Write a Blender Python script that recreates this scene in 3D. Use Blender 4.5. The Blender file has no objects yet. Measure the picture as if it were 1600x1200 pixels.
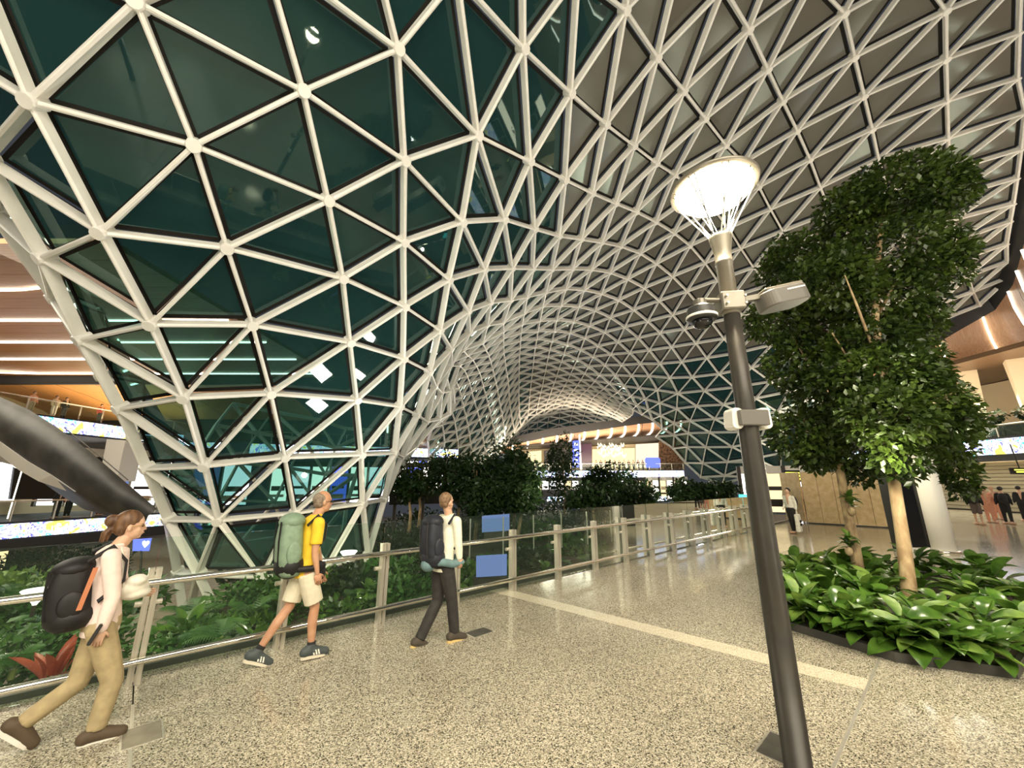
import bpy, bmesh, math, random
import numpy as np
from mathutils import Vector, Matrix, noise

random.seed(7)
rng = np.random.default_rng(7)
scene = bpy.context.scene
C = scene.collection
R = math.radians
PI = math.pi

# ------------------------------------------------------------------ camera
FOC = 612.0
PITCH = R(14.1)
CAM = Vector((0.0, 0.0, 1.95))
cam_data = bpy.data.cameras.new('camera')
cam_data.sensor_width = 36.0
cam_data.lens = FOC / 1600.0 * 36.0
cam_data.clip_start = 0.05
cam_data.clip_end = 500.0
cam = bpy.data.objects.new('camera', cam_data)
cam.location = CAM
cam.rotation_euler = (R(90) + PITCH, 0, 0)
C.objects.link(cam)
scene.camera = cam

# ------------------------------------------------------------------ world, exposure
world = bpy.data.worlds.new('night')
scene.world = world
world.use_nodes = True
world.node_tree.nodes['Background'].inputs[0].default_value = (0.55, 0.6, 0.7, 1)
world.node_tree.nodes['Background'].inputs[1].default_value = 0.05
vs = scene.view_settings
vs.view_transform = 'Standard'
vs.look = 'None'
vs.gamma = 1.0
vs.use_curve_mapping = False
vs.exposure = 0.82

def lamp(kind, loc, energy, color=(1, .86, .66), size=1.0, rot=None, spot=None, size_y=None, name='light'):
    d = bpy.data.lights.new(name, kind)
    d.energy = energy
    d.color = color
    if kind == 'AREA':
        d.size = size
        if size_y:
            d.shape = 'RECTANGLE'; d.size_y = size_y
    elif kind in ('POINT', 'SPOT'):
        d.shadow_soft_size = size
    if kind == 'SPOT':
        d.spot_size = spot or R(70); d.spot_blend = .6
    o = bpy.data.objects.new(name, d)
    o.location = loc
    if rot: o.rotation_euler = rot
    C.objects.link(o)
    return o

WARM = (1.0, .91, .73)
# broad area lights added as fill over the concourse and garden, no real fixtures
lamp('AREA', (3, -9, 11), 2600, WARM, 16, (R(35), 0, 0), size_y=10, name='fill_near')
lamp('AREA', (-20, 12, 9.5), 1500, WARM, 12, (0, R(-20), 0), size_y=12, name='fill_left')
lamp('AREA', (30, 32, 9.0), 2400, WARM, 12, (0, R(20), 0), size_y=12, name='fill_right')
lamp('AREA', (6, 56, 8.0), 2600, WARM, 16, (R(-30), 0, 0), size_y=6, name='fill_far')
lamp('AREA', (12, 57, 5.2), 1500, (1, .8, .6), 20, (R(140), 0, 0), size_y=3, name='far_soffit_fill')  # this and the next two: fill added to brighten soffits and left ceiling
lamp('AREA', (31, 24, 6.2), 700, (1, .82, .62), 3, (0, R(180), 0), size_y=20, name='right_soffit_fill')
lamp('AREA', (-26, 20, 6.0), 90, (1, .8, .55), 10, (R(180), 0, 0), size_y=12, name='left_ceiling_fill')
# upward fill lights added in the beds and along the walkway to brighten the roof
for gx, gy in ((-3, 12), (2, 16), (8, 21), (0, 24), (6, 30), (14, 30), (2, 38), (12, 40)):
    lamp('AREA', (gx, gy, 0.7), 150 if gy < 25 else 70, (1, .94, .82), .7, (R(180), 0, 0), name='garden_up_fill')
for gx, gy in ((6, -1.5), (12, 2), (18, 8), (26, 14), (-4, -2.5)):
    lamp('AREA', (gx, gy, 0.5), 200, (1, .94, .80), .6, (R(180), 0, 0), name='walk_up_fill')

# ------------------------------------------------------------------ pixel -> place helpers (1600x1200 photo)
_cp, _sp = math.cos(PITCH), math.sin(PITCH)
AR = Vector((1, 0, 0)); AU = Vector((0, -_sp, _cp)); AF = Vector((0, _cp, _sp))
def ray(px, py):
    return (AR * (px - 800) + AU * (600 - py) + AF * FOC)
def gz(px, py, z=0.0):
    r = ray(px, py); t = (z - CAM.z) / r.z
    return CAM + r * t
def at(px, py, Y):
    r = ray(px, py)
    return CAM + r * (Y / r.y)
# walkway frame: u along the railing, v towards the camera side
O0 = Vector((0.04, 7.98, 0)); DU = Vector((.739, .674, 0)).normalized(); DV = Vector((DU.y, -DU.x, 0))
def uv(u, v, z=0.0):
    return O0 + DU * u + DV * v + Vector((0, 0, z))
def onv(px, py, v):
    """the point seen at a pixel on the upright plane v = const beside the railing"""
    r = ray(px, py)
    n = DV; k = (v - (CAM - O0).dot(n)) / r.dot(n)
    return CAM + r * k

# ------------------------------------------------------------------ materials
def nt(m): return m.node_tree.nodes, m.node_tree.links
def mat(name, col, rough=.5, metal=0.0, emit=None, estr=0.0, alpha=None, spec=None, coat=0.0, sheen=0.0):
    m = bpy.data.materials.new(name); m.use_nodes = True
    b = m.node_tree.nodes['Principled BSDF']
    b.inputs['Base Color'].default_value = (*col, 1)
    b.inputs['Roughness'].default_value = rough
    b.inputs['Metallic'].default_value = metal
    if spec is not None: b.inputs['Specular IOR Level'].default_value = spec
    if coat: b.inputs['Coat Weight'].default_value = coat; b.inputs['Coat Roughness'].default_value = .08
    if emit:
        b.inputs['Emission Color'].default_value = (*emit, 1)
        b.inputs['Emission Strength'].default_value = estr
    return m
def vary(m, c1, c2, scale=8.0, detail=4.0, stretch=(1, 1, 1), rough=None, bump=0.0, coords='Object', lo=.35, hi=.65):
    N, L = nt(m); b = N['Principled BSDF']
    tc = N.new('ShaderNodeTexCoord'); mp = N.new('ShaderNodeMapping'); mp.inputs['Scale'].default_value = stretch
    no = N.new('ShaderNodeTexNoise'); no.inputs['Scale'].default_value = scale; no.inputs['Detail'].default_value = detail
    cr = N.new('ShaderNodeValToRGB'); cr.color_ramp.elements[0].position = lo; cr.color_ramp.elements[1].position = hi
    cr.color_ramp.elements[0].color = (*c1, 1); cr.color_ramp.elements[1].color = (*c2, 1)
    L.new(tc.outputs[coords], mp.inputs[0]); L.new(mp.outputs[0], no.inputs['Vector'])
    L.new(no.outputs['Fac'], cr.inputs[0]); L.new(cr.outputs[0], b.inputs['Base Color'])
    if rough:
        mr = N.new('ShaderNodeMapRange'); mr.inputs['To Min'].default_value = rough[0]; mr.inputs['To Max'].default_value = rough[1]
        L.new(no.outputs['Fac'], mr.inputs[0]); L.new(mr.outputs[0], b.inputs['Roughness'])
    if bump:
        bp = N.new('ShaderNodeBump'); bp.inputs['Strength'].default_value = bump; bp.inputs['Distance'].default_value = .01
        L.new(no.outputs['Fac'], bp.inputs['Height']); L.new(bp.outputs[0], b.inputs['Normal'])
    return m

M = {}
def terrazzo(name, base, dark, light, rough):
    m = mat(name, base, rough); N, L = nt(m); b = N['Principled BSDF']
    tc = N.new('ShaderNodeTexCoord')
    v = N.new('ShaderNodeTexVoronoi'); v.inputs['Scale'].default_value = 125; v.inputs['Randomness'].default_value = 1
    cr = N.new('ShaderNodeValToRGB'); e = cr.color_ramp.elements
    e[0].position = .0; e[0].color = (*dark, 1); e[1].position = 1; e[1].color = (*light, 1)
    for p, c in ((.16, dark), (.22, base), (.62, base), (.72, light)):
        k = e.new(p); k.color = (*c, 1)
    sx = N.new('ShaderNodeSeparateColor')
    L.new(tc.outputs['Object'], v.inputs['Vector']); L.new(v.outputs['Color'], sx.inputs[0]); L.new(sx.outputs[0], cr.inputs[0])
    no = N.new('ShaderNodeTexNoise'); no.inputs['Scale'].default_value = .7; no.inputs['Detail'].default_value = 3
    L.new(tc.outputs['Object'], no.inputs['Vector'])
    mx = N.new('ShaderNodeMix'); mx.data_type = 'RGBA'; mx.blend_type = 'MULTIPLY'; mx.inputs['Factor'].default_value = .35
    L.new(cr.outputs[0], mx.inputs['A']); L.new(no.outputs['Fac'], mx.inputs['B']); L.new(mx.outputs['Result'], b.inputs['Base Color'])
    mr = N.new('ShaderNodeMapRange'); mr.inputs['To Min'].default_value = rough - .05; mr.inputs['To Max'].default_value = rough + .06
    L.new(no.outputs['Fac'], mr.inputs[0]); L.new(mr.outputs[0], b.inputs['Roughness'])
    return m
M['terrazzo'] = terrazzo('speckled_terrazzo', (.40, .36, .26), (.05, .042, .025), (.82, .75, .60), .12)
M['terrazzo_strip'] = terrazzo('cream_terrazzo', (.80, .72, .54), (.5, .43, .3), (.92, .86, .7), .25)
M['joint'] = mat('joint_metal', (.12, .10, .07), .5, .3)
M['kerb'] = mat('dark_stone_kerb', (.05, .048, .042), .35)
M['beam'] = vary(mat('white_painted_steel', (.84, .82, .76), .38), (.81, .79, .73), (.87, .85, .80), 2.5)
M['steel'] = vary(mat('brushed_steel', (.70, .66, .56), .3, .65), (.64, .60, .51), (.76, .72, .62), 60, 2, (1, 1, .04))
M['steel_bright'] = mat('polished_steel', (.85, .82, .74), .14, 1.0)
M['gasket'] = mat('black_gasket', (.012, .011, .009), .7, spec=.15)
M['dark_metal'] = vary(mat('dark_bronze_paint', (.045, .04, .032), .42, .3), (.04, .036, .03), (.055, .048, .038), 5)
M['grey_paint'] = mat('grey_plastic', (.13, .12, .105), .42)
M['dark_plastic'] = mat('dark_plastic', (.03, .03, .03), .3)
M['white_plastic'] = mat('white_plastic', (.86, .83, .74), .35)
M['soil'] = vary(mat('soil', (.05, .035, .02), .9), (.03, .02, .012), (.08, .06, .035), 20)
M['black'] = mat('black_gloss', (.008, .008, .009), .12)
M['white_paint'] = mat('white_paint', (.82, .80, .74), .45)
M['cream'] = mat('cream_wall', (.74, .62, .42), .6)
M['dark_wall'] = mat('dark_wall', (.05, .042, .035), .55)
M['charcoal'] = mat('charcoal_cladding', (.018, .018, .017), .6)

def glass_mat(name, tint, refl, rough=.03, opac=.35, diff=(.02, .03, .028), gcol=(.72, .95, .88)):
    """tinted pane: part see-through, part dark coating, mirror sheen by angle"""
    m = bpy.data.materials.new(name); m.use_nodes = True; N, L = nt(m); N.clear()
    out = N.new('ShaderNodeOutputMaterial')
    tr = N.new('ShaderNodeBsdfTransparent'); tr.inputs[0].default_value = (*tint, 1)
    df = N.new('ShaderNodeBsdfDiffuse'); df.inputs[0].default_value = (*diff, 1)
    gl = N.new('ShaderNodeBsdfGlossy'); gl.inputs['Roughness'].default_value = rough; gl.inputs[0].default_value = (*gcol, 1)
    m1 = N.new('ShaderNodeMixShader'); m1.inputs[0].default_value = opac
    L.new(tr.outputs[0], m1.inputs[1]); L.new(df.outputs[0], m1.inputs[2])
    fr = N.new('ShaderNodeFresnel'); fr.inputs[0].default_value = refl
    m2 = N.new('ShaderNodeMixShader')
    L.new(fr.outputs[0], m2.inputs[0]); L.new(m1.outputs[0], m2.inputs[1]); L.new(gl.outputs[0], m2.inputs[2])
    L.new(m2.outputs[0], out.inputs[0])
    return m
M['roof_glass'] = glass_mat('roof_glass', (.22, .50, .44), 1.58, .025, .55, (.012, .045, .038))
M['roof_glass_haze'] = glass_mat('hazed_roof_glass', (.3, .3, .28), 1.6, .16, .85, (.165, .145, .122))  # same glass; its bright hazy reflection is put into a paler, rougher pane
M['rail_glass'] = glass_mat('rail_glass', (.90, .95, .91), 1.2, .01, .02, (.3, .4, .35), (.95, 1, .97))

def emis(name, col, s):
    m = bpy.data.materials.new(name); m.use_nodes = True; N, L = nt(m); N.clear()
    out = N.new('ShaderNodeOutputMaterial'); e = N.new('ShaderNodeEmission')
    e.inputs[0].default_value = (*col, 1); e.inputs[1].default_value = s; L.new(e.outputs[0], out.inputs[0])
    return m
M['lamp_white'] = emis('lamp_diffuser', (1, .86, .58), 22)
M['strip_light'] = emis('strip_light', (1, .93, .78), 5)
M['shop_light'] = emis('shop_light', (1, .93, .80), 2.2)
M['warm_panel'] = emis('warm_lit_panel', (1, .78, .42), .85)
M['blue_panel'] = emis('blue_panel', (.12, .16, .9), 1.3)
M['pale_blue'] = emis('pale_blue_glow', (.30, .42, .9), .35)
M['white_glow'] = emis('white_glow', (.95, .95, 1.0), 1.6)
M['yellow_text'] = emis('yellow_text', (.85, .9, .1), 1.4)
M['red_glow'] = emis('red_glow', (1, .1, .12), 1.5)
M['cyan_glow'] = emis('cyan_glow', (.1, .85, .85), 1.3)
M['chandelier'] = emis('chandelier_glass', (1, .85, .6), 2.0)
def led_mat(name, base=(.95, .95, 1), s=1.5, scale=1.3):
    m = bpy.data.materials.new(name); m.use_nodes = True; N, L = nt(m); N.clear()
    out = N.new('ShaderNodeOutputMaterial'); e = N.new('ShaderNodeEmission'); e.inputs[1].default_value = s
    tc = N.new('ShaderNodeTexCoord'); n1 = N.new('ShaderNodeTexNoise'); n1.inputs['Scale'].default_value = scale
    n1.inputs['Detail'].default_value = 5; n1.inputs['Distortion'].default_value = 1.5
    cr = N.new('ShaderNodeValToRGB'); cr.color_ramp.interpolation = 'CONSTANT'; el = cr.color_ramp.elements
    el[0].position = 0; el[0].color = (.9, .8, .1, 1); el[1].position = .40; el[1].color = (*base, 1)
    for p, c in ((.50, (.10, .10, .7, 1)), (.535, (*base, 1)), (.57, (.05, .6, .55, 1)), (.60, (.45, .38, .85, 1)), (.63, (*base, 1)), (.68, (.08, .1, .6, 1))):
        k = el.new(p); k.color = c
    L.new(tc.outputs['Object'], n1.inputs['Vector']); L.new(n1.outputs['Fac'], cr.inputs[0])
    L.new(cr.outputs[0], e.inputs[0]); L.new(e.outputs[0], out.inputs[0])
    return m
M['led_band'] = led_mat('led_band_artwork')

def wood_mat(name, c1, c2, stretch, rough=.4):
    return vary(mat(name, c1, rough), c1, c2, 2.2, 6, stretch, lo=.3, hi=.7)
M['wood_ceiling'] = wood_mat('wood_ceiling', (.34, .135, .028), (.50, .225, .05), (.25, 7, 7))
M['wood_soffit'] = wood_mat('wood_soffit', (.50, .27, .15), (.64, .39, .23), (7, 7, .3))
M['hoarding'] = vary(mat('hoarding_board', (.62, .44, .22), .6), (.56, .39, .19), (.70, .52, .29), 5, 5)
M['bark'] = vary(mat('bark', (.35, .24, .13), .8), (.20, .13, .07), (.48, .36, .2), 9, 5, (1, 1, .5), bump=.4)
M['bark_pale'] = vary(mat('bark_pale', (.48, .34, .18), .75), (.34, .22, .11), (.62, .47, .27), 7, 5, (1, 1, .35), bump=.3)

def leaf_mat(name, c1, c2, rough=.35, trans=.25):
    m = mat(name, c1, rough); N, L = nt(m); b = N['Principled BSDF']
    tc = N.new('ShaderNodeTexCoord'); no = N.new('ShaderNodeTexNoise'); no.inputs['Scale'].default_value = 2.2
    cr = N.new('ShaderNodeValToRGB'); cr.color_ramp.elements[0].color = (*c1, 1); cr.color_ramp.elements[1].color = (*c2, 1)
    cr.color_ramp.elements[0].position = .35; cr.color_ramp.elements[1].position = .68
    L.new(tc.outputs['Object'], no.inputs['Vector']); L.new(no.outputs['Fac'], cr.inputs[0]); L.new(cr.outputs[0], b.inputs['Base Color'])
    tl = N.new('ShaderNodeBsdfTranslucent'); L.new(cr.outputs[0], tl.inputs[0])
    mx = N.new('ShaderNodeMixShader'); mx.inputs[0].default_value = trans
    L.new(b.outputs[0], mx.inputs[1]); L.new(tl.outputs[0], mx.inputs[2]); L.new(mx.outputs[0], N['Material Output'].inputs[0])
    return m
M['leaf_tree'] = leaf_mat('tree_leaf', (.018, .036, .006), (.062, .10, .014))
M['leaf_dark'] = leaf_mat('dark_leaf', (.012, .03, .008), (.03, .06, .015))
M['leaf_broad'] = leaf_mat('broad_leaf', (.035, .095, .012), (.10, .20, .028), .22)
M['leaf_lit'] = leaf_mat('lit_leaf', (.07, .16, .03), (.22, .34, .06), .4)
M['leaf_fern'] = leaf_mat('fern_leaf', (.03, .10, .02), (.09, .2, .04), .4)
M['leaf_red'] = leaf_mat('red_leaf', (.25, .03, .02), (.4, .08, .04), .4)
M['stem'] = mat('stem', (.16, .2, .05), .6)

# ------------------------------------------------------------------ objects
def tag(o, label=None, cat=None, group=None, kind=None):
    if label: o['label'] = label
    if cat: o['category'] = cat
    if group: o['group'] = group
    if kind: o['kind'] = kind
    return o
def empty(name, loc=(0, 0, 0), rz=0, label=None, cat=None, group=None, kind=None):
    o = bpy.data.objects.new(name, None); C.objects.link(o)
    o.location = loc; o.rotation_euler = (0, 0, rz); o.empty_display_size = .2
    return tag(o, label, cat, group, kind)
def pyobj(name, verts, faces, m, parent=None, smooth=False, mats=None, fm=None):
    """one mesh object; vertices are in world space, made local to the parent (parents are unscaled empties or meshes at the origin)"""
    me = bpy.data.meshes.new(name)
    if parent is not None:
        inv = world_of(parent).inverted(); verts = [inv @ Vector(v) for v in verts]
    me.from_pydata([tuple(v) for v in verts], [], faces)
    for k in (mats or [m]): me.materials.append(k)
    if fm is not None:
        me.polygons.foreach_set('material_index', fm)
    if smooth: me.polygons.foreach_set('use_smooth', [True] * len(me.polygons))
    me.update()
    o = bpy.data.objects.new(name, me); C.objects.link(o)
    if parent is not None: o.parent = parent
    return o
def world_of(o):
    m = Matrix.LocRotScale(o.location, o.rotation_euler, o.scale)
    if o.parent is not None: return world_of(o.parent) @ m
    return m
class MB:
    """mesh builder in world coordinates"""
    def __init__(s): s.v = []; s.f = []; s.m = []; s.cur = 0
    def add(s, vs, fs):
        o = len(s.v); s.v += [Vector(v) for v in vs]; s.f += [tuple(o + i for i in f) for f in fs]; s.m += [s.cur] * len(fs)
    def box(s, c, size, rz=0, mtx=None, bev=0.0):
        x, y, z = (k / 2 for k in size)
        if bev:
            b = bev; P = []
            for sz in (-1, 1):
                for (sx, sy) in ((1, 1), (-1, 1), (-1, -1), (1, -1)):
                    P += [(sx * (x - b), sy * (y - b), sz * z), (sx * x, sy * (y - b), sz * (z - b)), (sx * (x - b), sy * y, sz * (z - b))]
            bm = bmesh.new()
            for p in P: bm.verts.new(p)
            bmesh.ops.convex_hull(bm, input=bm.verts)
            bm.verts.index_update()
            P = [v.co.copy() for v in bm.verts]; F = [tuple(v.index for v in f.verts) for f in bm.faces]; bm.free()
        else:
            P = [(a * x, b_ * y, c_ * z) for c_ in (-1, 1) for (a, b_) in ((-1, -1), (1, -1), (1, 1), (-1, 1))]
            F = [(3, 2, 1, 0), (4, 5, 6, 7), (0, 1, 5, 4), (1, 2, 6, 5), (2, 3, 7, 6), (3, 0, 4, 7)]
        mt = mtx or (Matrix.Translation(Vector(c)) @ Matrix.Rotation(rz, 4, 'Z'))
        s.add([mt @ Vector(p) for p in P], F)
    def tube(s, pts, rad, n=10, cap=True, flat=None):
        """tube along points; rad number or list; flat=(vector, ratio) squeezes along a direction"""
        pts = [Vector(p) for p in pts]; k = len(pts)
        rad = [rad] * k if not hasattr(rad, '__len__') else list(rad)
        V = []; prev = None
        for i, p in enumerate(pts):
            d = (pts[min(i + 1, k - 1)] - pts[max(i - 1, 0)])
            d = d.normalized() if d.length > 1e-9 else Vector((0, 0, 1))
            if prev is None:
                a = d.orthogonal().normalized()
            else:
                a = prev - d * prev.dot(d)
                a = a.normalized() if a.length > 1e-6 else d.orthogonal().normalized()
            prev = a; b = d.cross(a)
            for j in range(n):
                t = 2 * PI * j / n; off = (a * math.cos(t) + b * math.sin(t)) * rad[i]
                if flat is not None:
                    fv, fr = flat; off -= fv * (off.dot(fv) * (1 - fr))
                V.append(p + off)
        F = [(i * n + j, i * n + (j + 1) % n, (i + 1) * n + (j + 1) % n, (i + 1) * n + j) for i in range(k - 1) for j in range(n)]
        if cap: F += [tuple(range(n - 1, -1, -1)), tuple((k - 1) * n + j for j in range(n))]
        s.add(V, F)
    def lathe(s, c, prof, n=24, mtx=None, cap=True):
        mt = mtx or Matrix.Translation(Vector(c)); V = []
        for (r, z) in prof:
            for j in range(n): V.append(mt @ Vector((r * math.cos(2 * PI * j / n), r * math.sin(2 * PI * j / n), z)))
        k = len(prof)
        F = [(i * n + j, i * n + (j + 1) % n, (i + 1) * n + (j + 1) % n, (i + 1) * n + j) for i in range(k - 1) for j in range(n)]
        if cap: F += [tuple(range(n - 1, -1, -1)), tuple((k - 1) * n + j for j in range(n))]
        s.add(V, F)
    def ell(s, c, r, n=12, k=8, mtx=None):
        V = []; mt = Matrix.Translation(Vector(c)) @ (mtx or Matrix())
        for i in range(k + 1):
            a = PI * i / k
            for j in range(n):
                b = 2 * PI * j / n
                V.append(mt @ Vector((r[0] * math.sin(a) * math.cos(b), r[1] * math.sin(a) * math.sin(b), r[2] * math.cos(a))))
        F = [(i * n + j, (i + 1) * n + j, (i + 1) * n + (j + 1) % n, i * n + (j + 1) % n) for i in range(k) for j in range(n)]
        s.add(V, F)
    def prism(s, pts, ext):
        """polygon pts extruded by vector ext"""
        pts = [Vector(p) for p in pts]; ext = Vector(ext); k = len(pts)
        F = [tuple(range(k)), tuple(range(2 * k - 1, k - 1, -1))] + [(i, k + i, k + (i + 1) % k, (i + 1) % k) for i in range(k)]
        s.add(pts + [p + ext for p in pts], F)
    def build(s, name, m, parent=None, smooth=False, mats=None):
        return pyobj(name, s.v, s.f, m, parent, smooth, mats, s.m if mats else None)

# ================================================================== FLOOR
floor = empty('floor', (0, 0, 0), kind='structure')
U_LINES = [-16, -10.2, -5.15, 0.0, 5.3, 10.6, 16, 22, 28, 34]
V_LINES = [-.32, .5, 2.2, 4.93, 9.9, 15, 21]
# sub-floor below the slabs shows in the joints
m = MB(); g = .006
m.prism([uv(-18, -.3, -.06), uv(60, -.3, -.06), uv(60, 30, -.06), uv(-18, 30, -.06)], (0, 0, -.3))
m.build('subfloor', M['joint'], floor)
STRIP = [(-.32, 0.0), (.08, .40)]   # u range of the cream strip at v=0 and at v=4.93
def strip_u(v, side):
    a, b = STRIP[0][side], STRIP[1][side]
    return a + (b - a) * v / 4.93
for i, (u0, u1) in enumerate(zip(U_LINES, U_LINES[1:])):
    for j, (v0, v1) in enumerate(zip(V_LINES, V_LINES[1:])):
        def q(u, v, du, dv): return uv(u + du * g, v + dv * g, 0)
        a0 = a1 = u0; b0 = b1 = u1
        if v1 <= 4.94 and u0 == 0.0: a0, a1 = strip_u(v0, 1), strip_u(v1, 1)
        if v1 <= 4.94 and u1 == 0.0: b0, b1 = strip_u(v0, 0), strip_u(v1, 0)
        m = MB(); m.prism([q(a0, v0, 1, 1), q(b0, v0, -1, 1), q(b1, v1, -1, -1), q(a1, v1, 1, -1)], (0, 0, -.05))
        m.build('terrazzo_slab', M['terrazzo'], floor)
for v0, v1 in ((-.32, .5), (.5, 2.2), (2.2, 4.93)):
    m = MB(); m.prism([uv(strip_u(v0, 0) + g, v0 + .002, .001), uv(strip_u(v0, 1) - g, v0 + .002, .001), uv(strip_u(v1, 1) - g, v1 - .002, .001), uv(strip_u(v1, 0) + g, v1 - .002, .001)], (0, 0, -.05))
    m.build('cream_strip_slab', M['terrazzo_strip'], floor)
# beyond the slabs the concourse floor runs on
m = MB()
m.prism([uv(34, -.3, -.002), uv(75, -.3, -.002), uv(75, 30, -.002), uv(34, 30, -.002)], (0, 0, -.05))
m.prism([uv(-18, 21, -.002), uv(34, 21, -.002), uv(34, 40, -.002), uv(-18, 40, -.002)], (0, 0, -.05))
m.build('concourse_floor', M['terrazzo'], floor)
# thin metal trims
m = MB()
for a, b in (((0.40, 4.93), (-5, 4.93)), ((.40, 4.93), (3.2, 4.93)), ((-5.15, .5), (-5.15, 4.9))):
    p, q_ = uv(*a, .003), uv(*b, .003); d = (q_ - p).normalized(); n = Vector((-d.y, d.x, 0)) * .012
    m.prism([p - n, q_ - n, q_ + n, p + n], (0, 0, -.02))
m.build('trim_metal', M['steel'], floor)
m = MB()
m.prism([uv(-18, -.42, .06), uv(34, -.42, .06), uv(34, -.3, .06), uv(-18, -.3, .06)], (0, 0, -2.2))
o = m.build('kerb_edge', M['kerb']); tag(o, kind='structure')
# access covers let into the floor
def cover(c, su, sv, label, m_in, m_rim):
    t = empty('floor_access_cover', c, 0, label, 'access cover')
    m = MB(); fr = .014; e1, e2 = DU, DV
    def ring(hu, hv, z): return [c + e1 * a * hu + e2 * b * hv + Vector((0, 0, z)) for a, b in ((-1, -1), (1, -1), (1, 1), (-1, 1))]
    A, B_ = ring(su, sv, .004), ring(su - fr, sv - fr, .004); m.add(A + B_ + ring(su, sv, -.01), [(i, (i + 1) % 4, 4 + (i + 1) % 4, 4 + i) for i in range(4)] + [(i, 8 + i, 8 + (i + 1) % 4, (i + 1) % 4) for i in range(4)])
    m.build('cover_frame', m_rim, t)
    m = MB(); m.prism(ring(su - fr - .003, sv - fr - .003, .0032), (0, 0, -.012)); m.build('cover_plate', m_in, t)
M['cover_dark'] = vary(mat('cover_dark', (.08, .075, .06), .4), (.06, .055, .045), (.10, .095, .08), 6)
M['cover_grey'] = vary(mat('cover_grey', (.26, .23, .17), .35), (.2, .18, .13), (.3, .27, .2), 6)
cover(gz(749, 988), .17, .12, 'small dark square cover in the floor just ahead of the third walker', M['cover_dark'], M['steel'])
cover(gz(1215, 1168), .19, .11, 'dark rectangular cover in the floor at the foot of the lamp post', M['cover_dark'], M['steel'])
cover(gz(222, 1148), .13, .17, 'grey metal cover in the floor behind the walking woman', M['cover_grey'], M['steel'])

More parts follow.
